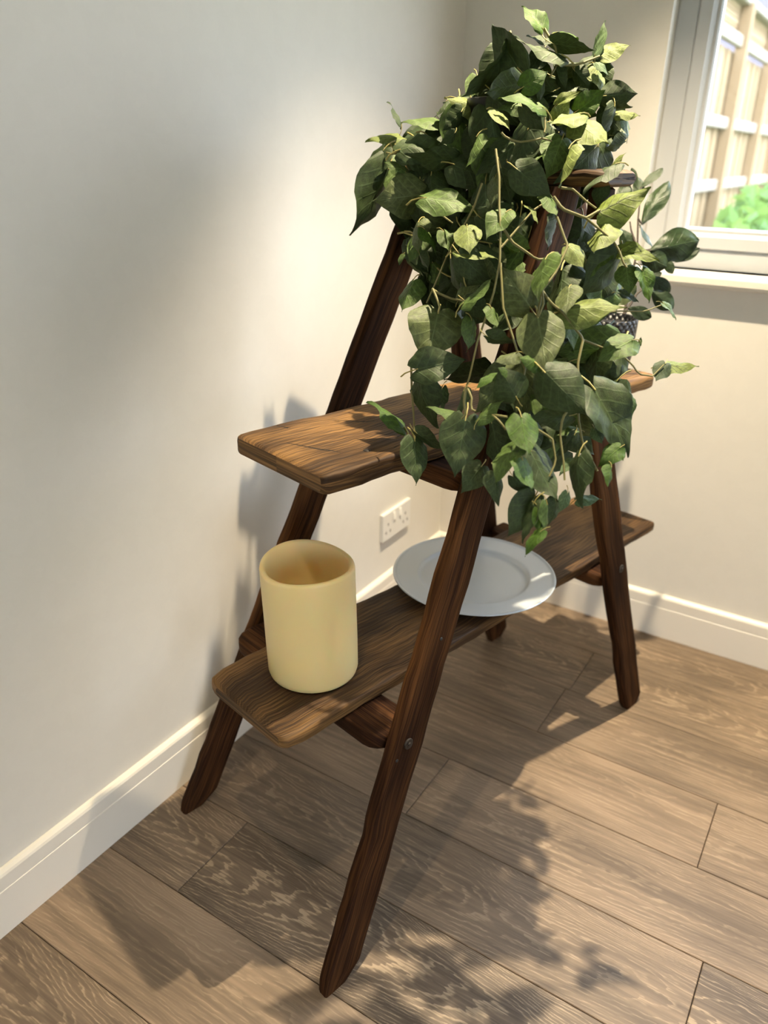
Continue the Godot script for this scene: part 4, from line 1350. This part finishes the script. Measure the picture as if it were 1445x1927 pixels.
func ivy_depths() -> void:
	fill(-43,-205,55, -20,-274,102, 83,48,30, 66, "d")
	fill(-24,-88,95, -1,-171,134, -14,39,91, 72, "d")
	fill(148,-156,82, 97,-186,109, 60,-38,71, 39, "d")
	fill(108,-167,52, 69,-187,111, 82,-41,40, 44, "d")
	fill(89,20,-14, 148,-29,-13, 47,56,68, 59, "d")
	fill(77,-102,107, 46,-131,148, 1,80,60, 44, "m")
	fill(-168,57,-60, -222,43,-27, 24,69,69, 49, "m")
	fill(116,-55,30, 161,-119,41, 55,50,66, 60, "d")
	fill(93,-25,-12, 130,-88,-8, 72,44,55, 56, "d")
	fill(34,-53,13, 41,-119,42, -22,37,90, 43, "d")
	fill(-120,-25,-4, -107,-75,22, 90,36,24, 44, "d")
	fill(27,51,-63, -17,18,-11, 81,-35,47, 58, "k")
	fill(-103,-12,27, -49,-84,49, 24,44,87, 73, "k")
	fill(31,-68,41, 92,-86,1, 41,-43,80, 57, "m")
	fill(57,-16,63, 53,-89,114, 13,56,82, 68, "d")
	fill(104,-183,161, 131,-246,170, 35,27,90, 56, "m")
	fill(128,-65,51, 150,-140,57, 32,17,93, 65, "d")
	fill(24,49,27, 11,-17,76, 4,59,81, 63, "d")
	fill(20,107,-38, 50,41,-43, 17,1,99, 55, "d")
	fill(144,-137,73, 107,-162,120, 22,78,59, 49, "d")
	fill(10,121,-31, 29,60,-21, 61,31,73, 49, "d")
	fill(155,-178,1, 142,-232,44, 87,16,47, 42, "d")
	fill(-99,29,-1, -85,-39,27, -18,34,92, 45, "d")
	fill(2,21,10, 54,-10,5, 41,58,70, 46, "d")
	fill(89,71,-29, 99,23,-7, -2,41,91, 40, "d")
	fill(-53,-203,63, -37,-291,97, 93,27,26, 73, "k")
	fill(7,113,-20, -44,60,17, 70,-18,69, 62, "d")
	fill(5,75,-43, 57,-6,-5, -58,1,82, 78, "d")
	fill(-18,16,41, -13,-64,59, -22,20,96, 63, "k")
	fill(12,-29,8, 62,-103,13, 28,25,93, 68, "k")
	fill(99,39,8, 104,-10,19, -11,22,97, 39, "k")
	fill(267,-256,100, 241,-286,144, 12,78,62, 45, "d")
	fill(-188,45,-102, -245,-19,-55, 58,8,81, 76, "m")
	fill(146,-218,81, 94,-252,148, 31,73,60, 70, "d")
	fill(235,-357,205, 279,-389,196, 37,26,89, 42, "d")
	fill(-41,98,-80, -15,24,-52, -36,22,91, 63, "k")
	fill(45,-41,20, 84,-15,-34, 63,41,66, 54, "k")
	fill(67,-102,57, 81,-180,84, -43,22,87, 64, "k")
	fill(55,111,-63, 91,54,-35, -45,15,88, 56, "m")
	fill(65,50,34, 69,-16,52, -37,24,90, 52, "d")
	fill(39,-19,95, 52,-102,112, 21,23,95, 65, "m")
	fill(32,45,4, 2,10,64, 89,-39,22, 46, "d")
	fill(71,-141,144, 146,-158,95, 40,-49,78, 69, "d")
	fill(-25,-81,34, -50,-139,100, 65,43,62, 71, "d")
	fill(-28,-140,82, 31,-205,102, 1,30,95, 69, "d")
	fill(89,-146,157, 128,-182,134, 37,-16,92, 44, "d")
	fill(-91,23,-58, -65,-30,-55, 36,22,91, 45, "d")
	fill(146,-241,158, 136,-314,206, 73,30,61, 67, "d")
	fill(66,-98,135, 99,-138,142, 64,60,48, 31, "d")
	fill(-4,1,-53, 84,-26,-74, 36,60,72, 57, "k")
	fill(70,-8,-84, 76,-84,-37, -27,50,82, 54, "k")
	fill(-195,13,-80, -127,-54,-77, -17,-14,98, 72, "k")
	fill(81,-211,49, 146,-169,-4, 22,62,75, 72, "d")
	fill(-120,19,-103, -182,22,-85, 24,61,76, 49, "d")
	fill(-80,-134,-13, -88,-200,20, -12,46,88, 57, "d")
	fill(219,-404,160, 172,-432,192, 36,38,85, 53, "d")
	fill(96,-76,52, 147,-147,57, -23,-10,97, 53, "d")
	fill(106,-182,105, 139,-231,124, 60,60,53, 47, "m")
	fill(-8,74,-109, 38,49,-129, 39,-3,92, 45, "m")
	fill(141,-202,143, 109,-229,173, -3,75,66, 39, "k")
	fill(146,-253,90, 185,-246,37, 43,80,42, 51, "d")
	fill(-136,-61,42, -53,-124,44, -28,-34,90, 80, "k")
	fill(-53,172,-112, -68,123,-92, -12,40,91, 42, "d")
	fill(98,-19,61, 103,-68,73, 90,18,40, 38, "d")
	fill(51,-67,76, 119,-132,93, -28,-5,96, 72, "d")
	fill(41,42,30, -8,62,50, 25,-31,92, 43, "k")
	fill(113,-173,128, 126,-225,163, -47,41,78, 49, "d")
	fill(134,-176,89, 84,-200,135, 72,-21,66, 54, "k")
	fill(-73,-122,90, -48,-207,95, -9,4,100, 67, "d")
	fill(133,-101,-66, 55,-106,-36, 34,-47,82, 50, "m")
	fill(-156,67,-89, -95,46,-99, -10,-67,74, 50, "d")
	fill(39,119,-52, 3,78,10, 85,-50,15, 63, "m")
	fill(-10,165,-154, 11,96,-114, 82,46,34, 50, "d")
	fill(103,-174,122, 97,-228,171, 73,41,54, 56, "d")
	fill(101,-29,-100, 57,-58,-49, 80,-28,53, 56, "d")
	fill(-63,-105,68, -71,-183,116, 53,41,74, 77, "d")
	fill(144,-147,105, 93,-188,150, 51,26,82, 66, "d")
	fill(31,-48,-25, 80,-105,-8, 35,52,78, 59, "k")
	fill(80,120,-214, 26,88,-149, 79,-9,61, 68, "d")
	fill(91,-95,23, 161,-151,21, 54,66,53, 54, "d")
	fill(-173,23,-48, -213,21,3, 73,34,59, 49, "d")
	fill(224,-249,35, 257,-329,78, -49,25,84, 58, "d")
	fill(105,-61,-40, 139,-105,-52, 52,18,84, 43, "d")
	fill(78,106,-51, 25,123,-32, 33,-5,94, 48, "d")
	fill(7,111,-82, 20,55,-37, 88,40,25, 55, "d")
	fill(55,-66,36, 104,-119,22, 3,-24,97, 56, "d")
	fill(-100,-111,69, -50,-150,41, 53,7,85, 58, "d")
	fill(-92,58,1, -82,-14,51, 85,38,37, 67, "d")
	fill(176,-262,55, 204,-334,83, 24,43,87, 66, "k")
	fill(-49,69,-5, 11,61,-60, 39,-75,54, 62, "k")
	fill(49,97,-170, -10,114,-117, 64,54,55, 49, "m")
	fill(172,-147,36, 132,-192,67, 41,24,88, 56, "d")
	fill(32,-28,-19, 69,-101,9, 64,54,54, 66, "d")
	fill(-124,90,-59, -87,41,-37, 74,65,18, 50, "m")
	fill(128,23,-62, 60,66,-28, 51,14,85, 67, "d")
	fill(225,-344,159, 184,-371,220, 78,18,60, 60, "d")
	fill(67,127,-48, 45,86,-31, 47,12,87, 40, "k")
	fill(-76,-121,-16, -141,-109,-4, 10,-39,91, 51, "d")
	fill(20,-91,22, 75,-147,-4, 73,52,45, 63, "d")
	fill(-111,-134,36, -39,-197,17, 40,19,90, 81, "k")
	fill(102,73,-33, 107,22,15, 95,26,16, 42, "d")
	fill(185,-223,43, 211,-288,62, 24,36,90, 57, "d")
	fill(49,42,-52, 67,-7,-37, 82,43,38, 41, "m")
	fill(71,129,-109, 61,84,-98, 41,15,90, 42, "d")
	fill(209,-147,62, 194,-212,131, 74,40,54, 73, "k")
	fill(-24,-162,101, -22,-243,133, 46,34,82, 72, "k")
	fill(-129,-23,33, -76,-24,7, 44,3,90, 45, "d")
	fill(-97,-83,55, -41,-92,31, 34,-23,91, 47, "d")
	fill(132,-286,240, 180,-335,235, 59,52,61, 53, "d")
	fill(-73,-175,80, -24,-254,110, 54,56,62, 75, "d")
	fill(91,-293,194, 28,-304,216, 36,-46,81, 51, "k")
	fill(111,-169,43, 67,-191,90, 76,-33,56, 51, "k")
	fill(-38,-40,46, -20,-107,87, 39,56,73, 62, "m")
	fill(-48,163,-93, -79,112,-52, 45,37,81, 55, "d")
	fill(216,-158,1, 189,-205,39, 51,34,79, 51, "d")
	fill(76,107,-24, 33,92,0, 54,-60,59, 39, "d")
	fill(29,-25,47, -29,32,49, 25,21,95, 62, "d")
	fill(-30,132,-53, -55,58,-9, 89,-4,45, 68, "k")
	fill(59,119,-205, 16,114,-160, 47,71,52, 47, "d")
	fill(70,126,-117, 58,77,-66, 99,-12,12, 54, "d")
	fill(-149,17,-24, -196,13,10, 51,-56,66, 35, "d")
	fill(53,126,-178, 38,76,-132, 16,64,75, 53, "d")
	fill(-106,-41,9, -150,-34,48, 55,68,48, 45, "d")
	fill(63,-7,-3, 102,-84,27, -22,25,94, 69, "d")
	fill(72,-127,120, 64,-168,173, 9,78,62, 51, "d")
	fill(40,87,-113, 71,39,-84, -52,17,84, 49, "d")
	fill(193,-142,-45, 189,-218,-14, 82,17,55, 49, "m")
	fill(127,-62,10, 102,-122,63, 53,43,73, 67, "d")
	fill(44,-14,69, 52,-77,73, -4,6,100, 49, "k")
	fill(220,-148,-30, 204,-193,-1, 38,40,83, 43, "d")
	fill(-130,3,59, -64,-35,17, 10,-66,75, 66, "m")
	fill(155,-162,61, 171,-232,82, -41,18,90, 57, "d")
	fill(113,-128,30, 198,-126,2, 20,75,63, 68, "d")
	fill(-5,-72,84, 7,-120,127, -11,65,75, 50, "k")
	fill(6,-20,-37, 38,-95,-9, 83,46,30, 66, "d")
	fill(65,-103,-2, 141,-110,-61, 57,-29,77, 74, "k")
	fill(139,-116,55, 209,-132,16, 44,-20,87, 61, "k")
	fill(250,-327,70, 242,-399,99, -35,39,85, 47, "d")
	fill(49,-159,63, 11,-204,97, 49,24,84, 55, "d")
	fill(-145,-106,-27, -119,-162,-5, 86,47,17, 50, "d")
	fill(52,-25,40, 32,-76,106, -14,81,57, 65, "d")
	fill(38,41,-41, 100,-21,-64, 36,1,93, 76, "d")
	fill(180,-298,190, 162,-369,236, 38,43,82, 67, "d")
	fill(76,95,-61, 130,75,-75, 25,-1,97, 49, "m")
	fill(-61,-144,50, -47,-205,61, 92,27,30, 48, "k")
